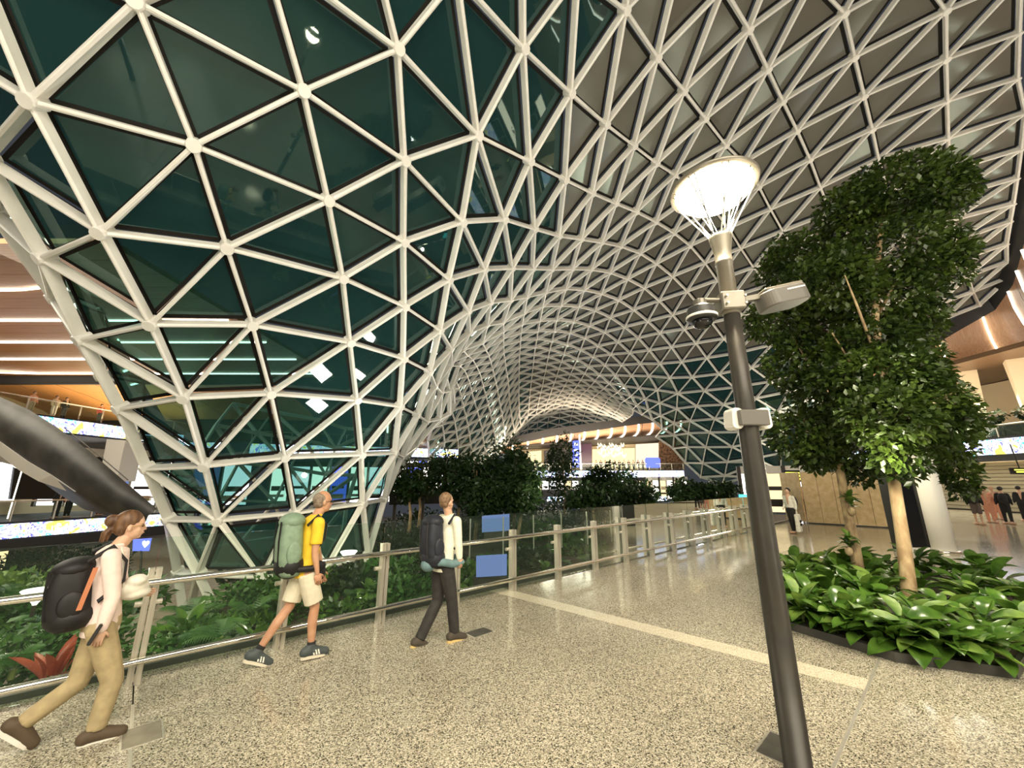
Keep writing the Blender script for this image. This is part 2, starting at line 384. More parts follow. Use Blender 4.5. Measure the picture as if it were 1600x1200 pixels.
# ================================================================== GRIDSHELL ROOF
ROOF_NODES = "-1477,-234,1504 -1274,-335,1563 -1071,-433,1619 -867,-527,1672 -663,-617,1727 -459,-702,1790 -257,-777,1864 -64,-831,1945 82,-693,2025 222,-534,2109 357,-371,2193 500,-211,2267 664,-64,2316 852,63,2332 1053,171,2315 1258,269,2277 -1465,-41,1386 -1271,-138,1448 -1073,-230,1513 -874,-317,1580 -674,-403,1646 -475,-484,1716 -279,-558,1797 -93,-609,1891 61,-475,1956 206,-318,2029 348,-159,2102 502,-6,2163 675,133,2199 865,254,2207 1063,362,2191 1264,464,2159 1463,566,2117 1660,673,2070 -1459,154,1267 -1267,55,1323 -1071,-35,1394 -876,-116,1473 -680,-194,1552 -485,-271,1632 -292,-343,1718 -107,-396,1813 47,-259,1875 195,-103,1941 343,52,2006 504,199,2057 682,331,2085 872,449,2090 1067,559,2078 1262,665,2054 1455,772,2020 1645,878,1980 1827,1006,1936 1991,1152,1896 2153,1297,1853 2323,1418,1808 2479,1568,1758 2640,1719,1727 2802,1873,1695 2968,2020,1692 3131,2182,1647 3305,2330,1612 3483,2471,1578 -1450,350,1151 -1261,240,1190 -1065,147,1258 -872,75,1348 -680,8,1444 -489,-61,1537 -300,-130,1631 -118,-183,1729 37,-45,1786 187,110,1847 341,262,1905 507,403,1948 688,530,1973 877,647,1980 1066,764,1976 1254,872,1962 1441,988,1941 1628,1081,1901 1784,1233,1872 1943,1386,1836 2101,1539,1793 2255,1688,1742 2415,1835,1705 2577,1983,1670 2743,2130,1629 2920,2257,1587 3095,2396,1541 3275,2532,1498 3460,2663,1456 -1434,552,1044 -1253,421,1056 -1058,316,1108 -863,247,1201 -674,195,1316 -489,141,1428 -304,81,1536 -126,30,1639 30,169,1692 184,323,1748 341,471,1799 512,607,1839 694,728,1864 879,852,1879 1057,981,1885 1245,1080,1887 1405,1228,1876 1563,1372,1848 1722,1517,1822 1879,1664,1794 2040,1805,1719 2205,1946,1665 2369,2088,1623 2535,2227,1578 2709,2357,1529 2886,2479,1475 3068,2604,1425 3254,2729,1376 -1410,757,944 -1243,606,930 -1052,475,952 -853,398,1031 -662,361,1167 -480,332,1300 -304,287,1427 -130,242,1543 28,383,1593 184,539,1642 345,680,1693 518,817,1734 701,929,1764 869,1069,1791 1034,1220,1801 1193,1365,1811 1356,1509,1806 1519,1654,1781 1676,1801,1739 1833,1942,1690 2001,2068,1634 2164,2203,1580 2329,2336,1529 2500,2462,1473 2677,2577,1413 2860,2690,1355 3047,2804,1300 3238,2921,1248 -1383,961,841 -1234,796,806 -1053,637,811 -853,545,844 -650,493,1000 -462,505,1157 -293,487,1304 -130,452,1441 31,601,1487 187,761,1532 355,886,1597 514,1050,1632 675,1201,1668 834,1352,1702 1000,1498,1711 1165,1634,1741 1327,1779,1724 1480,1928,1701 1637,2069,1658 1800,2199,1601 1964,2325,1539 2126,2453,1479 2294,2573,1416 2469,2684,1349 2651,2787,1285 2839,2889,1226 3032,2996,1172 -1342,1153,714 -1240,960,669 -1063,781,679 -853,706,691 -648,655,859 -450,668,1017 -260,691,1168 -122,652,1336 39,833,1367 198,1008,1422 354,1170,1473 507,1322,1530 658,1472,1585 804,1616,1653 975,1755,1665 1138,1898,1677 1296,2043,1659 1447,2191,1620 1602,2329,1566 1767,2451,1501 1924,2577,1431 2091,2693,1361 2261,2801,1287 2440,2896,1214 2629,2985,1151 2824,3079,1095 -1333,1330,529 -1239,1126,499 -1084,918,535 -863,869,555 -672,819,728 -456,838,875 -284,877,1033 -94,936,1178 68,1112,1253 213,1279,1326 353,1439,1399 497,1591,1469 644,1737,1536 798,1880,1582 957,2021,1611 1114,2162,1619 1270,2303,1584 1418,2449,1539 1580,2576,1477 1720,2711,1393 1891,2822,1323 2057,2931,1241 2229,3023,1155 2416,3099,1079 2613,3175,1018 -1312,1495,346 -1244,1273,334 -1088,1058,386 -872,1015,407 -701,990,604 -477,1008,754 -323,1051,900 -156,1119,1020 -21,1246,1124 100,1404,1197 221,1564,1275 350,1715,1361 489,1860,1440 633,2003,1510 791,2142,1553 943,2286,1569 1101,2425,1555 1256,2562,1514 1403,2701,1461 1549,2833,1388 1699,2958,1303 1860,3071,1220 2020,3173,1126 2203,3234,1019 2400,3297,947 2604,3359,892 2811,3454,854 -1294,1642,156 -1246,1411,161 -1099,1189,229 -877,1136,234 -721,1147,449 -510,1175,622 -356,1219,766 -222,1292,906 -102,1408,1015 8,1552,1105 108,1705,1192 216,1855,1276 348,1993,1360 484,2132,1437 634,2271,1496 788,2413,1528 947,2552,1535 1100,2690,1502 1249,2825,1449 1390,2961,1386 1533,3089,1312 1673,3213,1223 1818,3319,1110 1985,3402,1008 2189,3445,917 2394,3480,799 2616,3551,806 -1282,1772,-7 -1217,1536,18 -1115,1322,73 -901,1260,76 -733,1289,269 -533,1332,468 -394,1385,635 -278,1461,777 -180,1568,908 -94,1703,1013 0,1850,1098 89,1999,1190 206,2133,1286 345,2264,1379 487,2404,1443 637,2544,1486 797,2682,1504 948,2823,1491 1100,2958,1452 1245,3095,1406 1385,3225,1326 1517,3351,1231 1648,3469,1121 1795,3566,1016 1980,3609,892 2188,3640,794 2404,3680,719 2608,3718,643 2805,3738,534 -749,1429,89 -554,1482,291 -440,1549,486 -345,1625,651 -274,1726,791 -206,1845,920 -129,1985,1016 -47,2137,1096 80,2265,1213 208,2398,1323 347,2540,1395 498,2679,1450 647,2819,1483 801,2958,1485 952,3095,1458 1103,3230,1411 1239,3363,1344 1375,3491,1256 1504,3617,1154 1619,3743,1031 1805,3775,910 1989,3818,790 2213,3822,661 2416,3847,570 2619,3856,464 2811,3846,351 -583,1628,110 -494,1710,314 -426,1791,492 -370,1879,651 -315,1984,792 -272,2109,917 -174,2248,1013 -50,2391,1144 75,2531,1251 208,2672,1336 347,2814,1404 500,2953,1450 655,3095,1470 815,3233,1466 962,3371,1427 1106,3503,1367 1239,3632,1299 1356,3758,1210 1469,3876,1096 1533,4009,989 1684,3954,917 1824,3992,797 2021,4014,681 2232,4011,534 2441,4004,418 2674,3996,300 -571,1866,115 -530,1951,310 -438,2044,499 -385,2146,681 -397,2246,866 -278,2369,974 -175,2518,1066 -57,2664,1197 72,2809,1299 211,2953,1367 360,3091,1424 511,3231,1459 666,3369,1463 813,3509,1436 963,3644,1398 1101,3776,1330 1232,3906,1253 1341,4031,1153 1440,4169,1065 1511,4303,969 1593,4171,882 1730,4170,797 1886,4207,697 2055,4200,548 2260,4189,392 2570,4159,384 2686,4199,213 -623,2126,199 -531,2213,382 -425,2311,555 -386,2411,753 -345,2516,951 -276,2656,1039 -170,2807,1115 -62,2951,1246 73,3094,1342 220,3232,1405 368,3372,1439 521,3510,1452 672,3647,1449 821,3784,1420 968,3920,1373 1104,4053,1300 1226,4186,1212 1338,4326,1131 1440,4469,1053 1535,4595,968 1597,4449,886 1664,4339,758 1817,4407,697 1941,4400,569 2084,4371,390 2300,4349,252 2528,4360,239 -669,2377,320 -540,2473,480 -405,2574,634 -409,2663,840 -348,2791,997 -276,2950,1077 -171,3099,1156 -67,3240,1284 78,3375,1378 223,3513,1428 372,3650,1450 529,3786,1455 682,3922,1437 825,4059,1401 967,4195,1342 1109,4333,1285 1234,4475,1212 1354,4621,1144 1483,4762,1061 1672,4571,699 1865,4601,570 1978,4569,405 2125,4542,242 2365,4536,167 -710,2609,461 -561,2702,626 -417,2833,751 -433,2929,965 -362,3095,1033 -276,3248,1108 -169,3394,1181 -61,3526,1311 78,3656,1411 227,3792,1444 382,3924,1466 535,4058,1454 684,4194,1426 831,4331,1397 974,4469,1345 1113,4612,1291 1243,4758,1229 1372,4898,1160 1555,4989,1061 -851,2780,458 -723,2828,625 -576,2905,816 -514,3069,886 -447,3235,974 -373,3394,1054 -282,3541,1134 -169,3680,1201 -58,3807,1331 81,3934,1437 235,4065,1458 389,4195,1471 539,4328,1453 688,4464,1426 834,4602,1392 978,4743,1347 1116,4890,1306 1261,5032,1252 1434,5139,1164 1615,5226,1071 -874,2982,554 -722,3050,702 -598,3181,796 -536,3352,871 -459,3518,950 -382,3674,1037 -283,3819,1122 -162,3952,1199 -46,4080,1317 86,4204,1440 242,4334,1469 398,4464,1467 543,4597,1439 694,4732,1419 838,4871,1394 977,5016,1361 1120,5159,1321 1293,5278,1259 1476,5376,1172 1658,5465,1086 -855,3201,608 -684,3313,719 -621,3469,766 -557,3631,835 -471,3788,913 -382,3940,1002 -272,4081,1088 -153,4214,1184 -37,4342,1309 90,4467,1436 247,4597,1459 399,4727,1450 547,4860,1430 694,4998,1418 831,5140,1390 975,5283,1373 1132,5413,1333 1320,5517,1264 1506,5613,1182 1690,5702,1100 -862,3420,607 -720,3575,672 -660,3738,726 -564,3886,778 -471,4040,854 -369,4188,946 -259,4328,1045 -145,4465,1146 -31,4593,1278 94,4722,1408 249,4856,1444 401,4984,1414 544,5122,1417 688,5263,1412 830,5405,1401 975,5543,1378 1156,5658,1338 1343,5756,1268 1532,5849,1188 1718,5937,1111 -801,3797,581 -685,3964,668 -580,4122,712 -475,4277,793 -365,4424,890 -249,4564,990 -135,4704,1095 -24,4837,1235 96,4969,1372 251,5107,1396 397,5241,1386 542,5380,1390 682,5524,1407 827,5665,1397 982,5795,1390 1169,5899,1340 1362,5991,1268 1554,6082,1190 1744,6169,1116 -838,4022,517 -710,4191,603 -598,4353,650 -482,4506,723 -346,4646,811 -237,4790,924 -119,4935,1032 -16,5072,1182 99,5212,1325 252,5357,1353 398,5497,1361 539,5637,1366 676,5782,1395 822,5920,1392 982,6043,1389 1186,6135,1333 1382,6225,1260 1577,6314,1184 1768,6399,1111 -873,4235,439 -752,4402,501 -619,4567,574 -486,4719,635 -352,4863,742 -224,5008,849 -107,5157,965 0,5301,1112 110,5447,1253 254,5601,1301 398,5748,1328 534,5894,1345 670,6040,1377 821,6176,1386 1010,6282,1371 1206,6370,1314 1402,6457,1242 1598,6545,1166 1791,6628,1093 -906,4446,341 -772,4615,406 -636,4774,473 -496,4928,553 -353,5074,663 -214,5222,770 -94,5374,890 18,5525,1029 116,5677,1192 258,5841,1255 395,5997,1291 532,6147,1311 666,6293,1349 823,6420,1369 1020,6516,1348 1221,6601,1284 1419,6686,1209 1617,6773,1133 1811,6855,1062 -927,4656,243 -780,4833,312 -635,4991,389 -489,5140,484 -344,5287,589 -211,5438,700 -92,5592,820 44,5743,949 133,5903,1120 255,6077,1205 391,6241,1242 519,6397,1269 658,6537,1310 821,6656,1355 1032,6741,1305 1234,6826,1234 1434,6911,1159 1633,6997,1086 1828,7079,1017 -779,5050,224 -624,5211,316 -478,5359,415 -338,5504,521 -207,5657,638 -81,5811,769 30,5967,914 150,6129,1042 250,6306,1139 333,6479,1222 474,6634,1268 644,6769,1298 843,6873,1287 1045,6961,1233 1246,7046,1165 1446,7132,1094 1646,7219,1025 1843,7302,961 -613,5428,242 -467,5580,351 -335,5726,463 -212,5875,589 -101,6030,725 -1,6188,861 91,6355,980 178,6532,1084 294,6705,1170 457,6857,1217 648,6982,1226 851,7083,1197 1054,7173,1145 1255,7262,1083 1457,7350,1018 1658,7438,955 1855,7522,897 -467,5797,285 -344,5947,418 -238,6096,547 -146,6248,683 -58,6411,811 32,6582,924 138,6757,1022 282,6922,1093 459,7065,1127 656,7185,1125 859,7288,1095 1062,7382,1049 1264,7474,994 1466,7565,937 1668,7655,880 1867,7740,828 -375,6162,365 -287,6314,513 -206,6470,642 -9,6806,861 121,6975,944 283,7131,999 467,7268,1022 664,7386,1017 866,7492,991 1070,7591,952 1273,7686,905 1476,7780,855 -356,6522,468 -34,7026,786 115,7188,855 286,7338,898 475,7471,916 673,7590,913 875,7699,892 -50,7241,704 111,7400,764 290,7546,802 481,7678,819 681,7799,818 -1172,1473,-114 -999,1340,-92 -770,1312,-90 -652,1517,-101 -581,1739,-97"
ROOF_TRIS = "0,16,17 0,17,1 1,17,18 1,18,2 2,18,19 2,19,3 3,19,20 3,20,4 4,20,21 4,21,5 5,21,22 5,22,6 6,22,23 6,23,7 7,23,8 8,23,24 8,24,9 9,24,25 9,25,10 10,25,26 10,26,11 11,26,27 11,27,12 12,27,28 12,28,13 13,28,29 13,29,14 14,29,30 14,30,15 15,30,31 16,34,35 16,35,17 17,35,36 17,36,18 18,36,37 18,37,19 19,37,38 19,38,20 20,38,39 20,39,21 21,39,40 21,40,22 22,40,41 22,41,23 23,41,24 24,41,42 24,42,25 25,42,43 25,43,26 26,43,44 26,44,27 27,44,45 27,45,28 28,45,46 28,46,29 29,46,47 29,47,30 30,47,48 30,48,31 31,48,49 31,49,32 32,49,50 32,50,33 33,50,51 34,63,64 34,64,35 35,64,65 35,65,36 36,65,66 36,66,37 37,66,67 37,67,38 38,67,68 38,68,39 39,68,69 39,69,40 40,69,70 40,70,41 41,70,42 42,70,71 42,71,43 43,71,72 43,72,44 44,72,73 44,73,45 45,73,74 45,74,46 46,74,75 46,75,47 47,75,76 47,76,48 48,76,77 48,77,49 49,77,78 49,78,50 50,78,79 50,79,51 51,79,80 51,80,52 52,80,81 52,81,53 53,81,82 53,82,54 54,82,83 54,83,55 55,83,84 55,84,56 56,84,85 56,85,57 57,85,86 57,86,58 58,86,87 58,87,59 59,87,88 59,88,60 60,88,89 60,89,61 61,89,90 61,90,62 62,90,91 63,92,93 63,93,64 64,93,94 64,94,65 65,94,95 65,95,66 66,95,96 66,96,67 67,96,97 67,97,68 68,97,98 68,98,69 69,98,99 69,99,70 70,99,71 71,99,100 71,100,72 72,100,101 72,101,73 73,101,102 73,102,74 74,102,103 74,103,75 75,103,104 75,104,76 76,104,105 76,105,77 77,105,106 77,106,78 78,106,107 78,107,79 79,107,108 79,108,80 80,108,109 80,109,81 81,109,110 81,110,82 82,110,111 82,111,83 83,111,112 83,112,84 84,112,113 84,113,85 85,113,114 85,114,86 86,114,115 86,115,87 87,115,116 87,116,88 88,116,117 88,117,89 89,117,118 89,118,90 90,118,119 90,119,91 92,120,121 92,121,93 93,121,122 93,122,94 94,122,123 94,123,95 95,123,124 95,124,96 96,124,125 96,125,97 97,125,126 97,126,98 98,126,127 98,127,99 99,127,100 100,127,128 100,128,101 101,128,129 101,129,102 102,129,130 102,130,103 103,130,131 103,131,104 104,131,132 104,132,105 105,132,133 105,133,106 106,133,134 106,134,107 107,134,135 107,135,108 108,135,136 108,136,109 109,136,137 109,137,110 110,137,138 110,138,111 111,138,139 111,139,112 112,139,140 112,140,113 113,140,141 113,141,114 114,141,142 114,142,115 115,142,143 115,143,116 116,143,144 116,144,117 117,144,145 117,145,118 118,145,146 118,146,119 119,146,147 120,148,149 120,149,121 121,149,150 121,150,122 122,150,151 122,151,123 123,151,152 123,152,124 124,152,153 124,153,125 125,153,154 125,154,126 126,154,155 126,155,127 127,155,128 128,155,156 128,156,129 129,156,157 129,157,130 130,157,158 130,158,131 131,158,159 131,159,132 132,159,160 132,160,133 133,160,161 133,161,134 134,161,162 134,162,135 135,162,163 135,163,136 136,163,164 136,164,137 137,164,165 137,165,138 138,165,166 138,166,139 139,166,167 139,167,140 140,167,168 140,168,141 141,168,169 141,169,142 142,169,170 142,170,143 143,170,171 143,171,144 144,171,172 144,172,145 145,172,173 145,173,146 146,173,174 146,174,147 148,175,176 148,176,149 149,176,177 149,177,150 150,177,178 150,178,151 151,178,179 151,179,152 152,179,180 152,180,153 153,180,181 153,181,154 154,181,182 154,182,155 155,182,156 156,182,183 156,183,157 157,183,184 157,184,158 158,184,185 158,185,159 159,185,186 159,186,160 160,186,187 160,187,161 161,187,188 161,188,162 162,188,189 162,189,163 163,189,190 163,190,164 164,190,191 164,191,165 165,191,192 165,192,166 166,192,193 166,193,167 167,193,194 167,194,168 168,194,195 168,195,169 169,195,196 169,196,170 170,196,197 170,197,171 171,197,198 171,198,172 172,198,199 172,199,173 173,199,200 173,200,174 175,201,202 175,202,176 176,202,203 176,203,177 177,203,204 177,204,178 178,204,205 178,205,179 179,205,206 179,206,180 180,206,207 180,207,181 181,207,208 181,208,182 182,208,183 183,208,209 183,209,184 184,209,210 184,210,185 185,210,211 185,211,186 186,211,212 186,212,187 187,212,213 187,213,188 188,213,214 188,214,189 189,214,215 189,215,190 190,215,216 190,216,191 191,216,217 191,217,192 192,217,218 192,218,193 193,218,219 193,219,194 194,219,220 194,220,195 195,220,221 195,221,196 196,221,222 196,222,197 197,222,223 197,223,198 198,223,224 198,224,199 199,224,225 199,225,200 201,226,227 201,227,202 202,227,228 202,228,203 203,228,229 203,229,204 204,229,230 204,230,205 205,230,231 205,231,206 206,231,232 206,232,207 207,232,233 207,233,208 208,233,234 208,234,209 209,234,235 209,235,210 210,235,236 210,236,211 211,236,237 211,237,212 212,237,238 212,238,213 213,238,239 213,239,214 214,239,240 214,240,215 215,240,241 215,241,216 216,241,242 216,242,217 217,242,243 217,243,218 218,243,244 218,244,219 219,244,245 219,245,220 220,245,246 220,246,221 221,246,247 221,247,222 222,247,248 222,248,223 223,248,249 223,249,224 224,249,250 224,250,225 225,250,251 226,253,254 226,254,227 227,254,255 227,255,228 228,255,256 228,256,229 229,256,257 229,257,230 230,257,258 230,258,231 231,258,259 231,259,232 232,259,260 232,260,233 233,260,261 233,261,234 234,261,262 234,262,235 235,262,263 235,263,236 236,263,264 236,264,237 237,264,265 237,265,238 238,265,266 238,266,239 239,266,267 239,267,240 240,267,268 240,268,241 241,268,269 241,269,242 242,269,270 242,270,243 243,270,271 243,271,244 244,271,272 244,272,245 245,272,273 245,273,246 246,273,274 246,274,247 247,274,275 247,275,248 248,275,276 248,276,249 249,276,277 249,277,250 250,277,278 250,278,251 251,278,279 251,279,252 253,280,281 253,281,254 254,281,282 254,282,255 255,282,283 255,283,256 256,283,284 256,284,257 257,284,285 257,285,258 258,285,286 258,286,259 259,286,287 259,287,260 260,287,288 260,288,261 261,288,289 261,289,262 262,289,290 262,290,263 263,290,291 263,291,264 264,291,292 264,292,265 265,292,293 265,293,266 266,293,294 266,294,267 267,294,295 267,295,268 268,295,296 268,296,269 269,296,297 269,297,270 270,297,298 270,298,271 271,298,299 271,299,272 272,299,300 272,300,273 273,300,301 273,301,274 274,301,302 274,302,275 275,302,303 275,303,276 276,303,304 276,304,277 277,304,305 277,305,278 278,305,306 278,306,279 279,306,307 283,309,284 284,309,310 284,310,285 285,310,311 285,311,286 286,311,312 286,312,287 287,312,313 287,313,288 288,313,314 288,314,289 289,314,315 289,315,290 290,315,316 290,316,291 291,316,317 291,317,292 292,317,318 292,318,293 293,318,319 293,319,294 294,319,320 294,320,295 295,320,321 295,321,296 296,321,322 296,322,297 297,322,323 297,323,298 298,323,324 298,324,299 299,324,325 299,325,300 300,325,326 300,326,301 301,326,327 301,327,302 302,327,328 302,328,303 303,328,329 303,329,304 304,329,330 304,330,305 305,330,331 305,331,306 306,331,332 306,332,307 307,332,333 307,333,308 308,333,334 309,335,310 310,335,336 310,336,311 311,336,337 311,337,312 312,337,338 312,338,313 313,338,339 313,339,314 314,339,340 314,340,315 315,340,341 315,341,316 316,341,342 316,342,317 317,342,343 317,343,318 318,343,344 318,344,319 319,344,345 319,345,320 320,345,346 320,346,321 321,346,347 321,347,322 322,347,348 322,348,323 323,348,349 323,349,324 324,349,350 324,350,325 325,350,351 325,351,326 326,351,352 326,352,327 327,352,353 327,353,328 328,353,354 328,354,355 328,355,329 329,355,356 329,356,330 330,356,357 330,357,331 331,357,358 331,358,332 332,358,359 332,359,333 333,359,360 333,360,334 335,361,336 336,361,362 336,362,337 337,362,363 337,363,338 338,363,364 338,364,339 339,364,365 339,365,340 340,365,366 340,366,341 341,366,367 341,367,342 342,367,368 342,368,343 343,368,369 343,369,344 344,369,370 344,370,345 345,370,371 345,371,346 346,371,372 346,372,347 347,372,373 347,373,348 348,373,374 348,374,349 349,374,375 349,375,350 350,375,376 350,376,351 351,376,377 351,377,352 352,377,378 352,378,353 353,378,379 353,379,354 354,379,380 354,380,381 354,381,355 355,381,382 355,382,356 356,382,383 356,383,357 357,383,384 357,384,358 358,384,385 358,385,359 359,385,386 359,386,360 360,386,387 361,388,362 362,388,389 362,389,363 363,389,390 363,390,364 364,390,391 364,391,365 365,391,392 365,392,366 366,392,393 366,393,367 367,393,394 367,394,368 368,394,395 368,395,369 369,395,396 369,396,370 370,396,397 370,397,371 371,397,398 371,398,372 372,398,399 372,399,373 373,399,400 373,400,374 374,400,401 374,401,375 375,401,402 375,402,376 376,402,403 376,403,377 377,403,404 377,404,378 378,404,405 378,405,379 379,405,406 379,406,380 380,406,407 380,407,408 380,408,381 381,408,409 381,409,382 382,409,410 382,410,383 383,410,411 383,411,384 384,411,412 384,412,385 385,412,413 385,413,386 386,413,414 386,414,387 388,415,389 389,415,416 389,416,390 390,416,417 390,417,391 391,417,418 391,418,392 392,418,419 392,419,393 393,419,420 393,420,394 394,420,421 394,421,395 395,421,422 395,422,396 396,422,423 396,423,397 397,423,424 397,424,398 398,424,425 398,425,399 399,425,426 399,426,400 400,426,427 400,427,401 401,427,428 401,428,402 402,428,429 402,429,403 403,429,430 403,430,404 404,430,431 404,431,405 405,431,432 405,432,406 406,432,433 406,433,407 409,434,410 410,434,435 410,435,411 411,435,436 411,436,412 412,436,437 412,437,413 413,437,438 413,438,414 415,439,416 416,439,440 416,440,417 417,440,441 417,441,418 418,441,442 418,442,419 419,442,443 419,443,420 420,443,444 420,444,421 421,444,445 421,445,422 422,445,446 422,446,423 423,446,447 423,447,424 424,447,448 424,448,425 425,448,449 425,449,426 426,449,450 426,450,427 427,450,451 427,451,428 428,451,452 428,452,429 429,452,453 429,453,430 430,453,454 430,454,431 431,454,455 431,455,432 432,455,456 432,456,433 433,456,457 439,458,459 439,459,440 440,459,460 440,460,441 441,460,461 441,461,442 442,461,462 442,462,443 443,462,463 443,463,444 444,463,464 444,464,445 445,464,465 445,465,446 446,465,466 446,466,447 447,466,467 447,467,448 448,467,468 448,468,449 449,468,469 449,469,450 450,469,470 450,470,451 451,470,471 451,471,452 452,471,472 452,472,453 453,472,473 453,473,454 454,473,474 454,474,455 455,474,475 455,475,456 456,475,476 456,476,457 457,476,477 458,478,459 459,478,479 459,479,460 460,479,480 460,480,461 461,480,481 461,481,462 462,481,482 462,482,463 463,482,483 463,483,464 464,483,484 464,484,465 465,484,485 465,485,466 466,485,486 466,486,467 467,486,487 467,487,468 468,487,488 468,488,469 469,488,489 469,489,470 470,489,490 470,490,471 471,490,491 471,491,472 472,491,492 472,492,473 473,492,493 473,493,474 474,493,494 474,494,475 475,494,495 475,495,476 476,495,496 476,496,477 477,496,497 478,498,479 479,498,499 479,499,480 480,499,500 480,500,481 481,500,501 481,501,482 482,501,502 482,502,483 483,502,503 483,503,484 484,503,504 484,504,485 485,504,505 485,505,486 486,505,506 486,506,487 487,506,507 487,507,488 488,507,508 488,508,489 489,508,509 489,509,490 490,509,510 490,510,491 491,510,511 491,511,492 492,511,512 492,512,493 493,512,513 493,513,494 494,513,514 494,514,495 495,514,515 495,515,496 496,515,516 496,516,497 497,516,517 498,518,499 499,518,519 499,519,500 500,519,520 500,520,501 501,520,521 501,521,502 502,521,522 502,522,503 503,522,523 503,523,504 504,523,524 504,524,505 505,524,525 505,525,506 506,525,526 506,526,507 507,526,527 507,527,508 508,527,528 508,528,509 509,528,529 509,529,510 510,529,530 510,530,511 511,530,531 511,531,512 512,531,532 512,532,513 513,532,533 513,533,514 514,533,534 514,534,515 515,534,535 515,535,516 516,535,536 516,536,517 517,536,537 519,538,520 520,538,539 520,539,521 521,539,540 521,540,522 522,540,541 522,541,523 523,541,542 523,542,524 524,542,543 524,543,525 525,543,544 525,544,526 526,544,545 526,545,527 527,545,546 527,546,528 528,546,547 528,547,529 529,547,548 529,548,530 530,548,549 530,549,531 531,549,550 531,550,532 532,550,551 532,551,533 533,551,552 533,552,534 534,552,553 534,553,535 535,553,554 535,554,536 536,554,555 536,555,537 537,555,556 538,557,539 539,557,558 539,558,540 540,558,559 540,559,541 541,559,560 541,560,542 542,560,561 542,561,543 543,561,562 543,562,544 544,562,563 544,563,545 545,563,564 545,564,546 546,564,565 546,565,547 547,565,566 547,566,548 548,566,567 548,567,549 549,567,568 549,568,550 550,568,569 550,569,551 551,569,570 551,570,552 552,570,571 552,571,553 553,571,572 553,572,554 554,572,573 554,573,555 555,573,574 555,574,556 556,574,575 557,576,558 558,576,577 558,577,559 559,577,578 559,578,560 560,578,579 560,579,561 561,579,580 561,580,562 562,580,581 562,581,563 563,581,582 563,582,564 564,582,583 564,583,565 565,583,584 565,584,566 566,584,585 566,585,567 567,585,586 567,586,568 568,586,587 568,587,569 569,587,588 569,588,570 570,588,589 570,589,571 571,589,590 571,590,572 572,590,591 572,591,573 573,591,592 573,592,574 574,592,593 574,593,575 575,593,594 576,595,577 577,595,596 577,596,578 578,596,597 578,597,579 579,597,598 579,598,580 580,598,599 580,599,581 581,599,600 581,600,582 582,600,601 582,601,583 583,601,602 583,602,584 584,602,603 584,603,585 585,603,604 585,604,586 586,604,605 586,605,587 587,605,606 587,606,588 588,606,607 588,607,589 589,607,608 589,608,590 590,608,609 590,609,591 591,609,610 591,610,592 592,610,611 592,611,593 593,611,612 593,612,594 594,612,613 595,614,596 596,614,615 596,615,597 597,615,616 597,616,598 598,616,617 598,617,599 599,617,618 599,618,600 600,618,619 600,619,601 601,619,620 601,620,602 602,620,621 602,621,603 603,621,622 603,622,604 604,622,623 604,623,605 605,623,624 605,624,606 606,624,625 606,625,607 607,625,626 607,626,608 608,626,627 608,627,609 609,627,628 609,628,610 610,628,629 610,629,611 611,629,630 611,630,612 612,630,631 612,631,613 613,631,632 615,633,616 616,633,634 616,634,617 617,634,635 617,635,618 618,635,636 618,636,619 619,636,637 619,637,620 620,637,638 620,638,621 621,638,639 621,639,622 622,639,640 622,640,623 623,640,641 623,641,624 624,641,642 624,642,625 625,642,643 625,643,626 626,643,644 626,644,627 627,644,645 627,645,628 628,645,646 628,646,629 629,646,647 629,647,630 630,647,648 630,648,631 631,648,649 631,649,632 632,649,650 634,651,635 635,651,652 635,652,636 636,652,653 636,653,637 637,653,654 637,654,638 638,654,655 638,655,639 639,655,656 639,656,640 640,656,657 640,657,641 641,657,658 641,658,642 642,658,659 642,659,643 643,659,660 643,660,644 644,660,661 644,661,645 645,661,662 645,662,646 646,662,663 646,663,647 647,663,664 647,664,648 648,664,665 648,665,649 649,665,666 649,666,650 650,666,667 652,668,653 653,668,669 653,669,654 654,669,670 654,670,655 655,670,671 655,671,656 656,671,672 656,672,657 657,672,673 657,673,658 658,673,674 658,674,659 659,674,675 659,675,660 660,675,676 660,676,661 661,676,677 661,677,662 662,677,678 662,678,663 663,678,679 663,679,664 664,679,680 664,680,665 665,680,681 665,681,666 666,681,682 666,682,667 667,682,683 669,684,670 670,684,685 670,685,671 671,685,686 671,686,672 673,687,674 674,687,688 674,688,675 675,688,689 675,689,676 676,689,690 676,690,677 677,690,691 677,691,678 678,691,692 678,692,679 679,692,693 679,693,680 680,693,694 680,694,681 681,694,695 681,695,682 685,696,686 687,697,688 688,697,698 688,698,689 689,698,699 689,699,690 690,699,700 690,700,691 691,700,701 691,701,692 692,701,702 692,702,693 697,703,698 698,703,704 698,704,699 699,704,705 699,705,700 700,705,706 700,706,701 701,706,707 701,707,702 282,708,709 282,709,283 283,709,710 283,710,309 309,710,711 309,711,335 335,711,712 335,712,361"
FUNNEL = [203, 204, 228, 229, 230, 255, 256, 257, 258, 282, 283, 284, 285, 286, 309, 310, 311, 335, 336, 361, 708, 709, 710, 711, 712]
BASE = [708, 709, 710, 711, 712]
FLIP = False

RN = [Vector([int(k) / 100 for k in t.split(',')]) for t in ROOF_NODES.split()]
RT = [tuple(int(k) for k in t.split(',')) for t in ROOF_TRIS.split()]
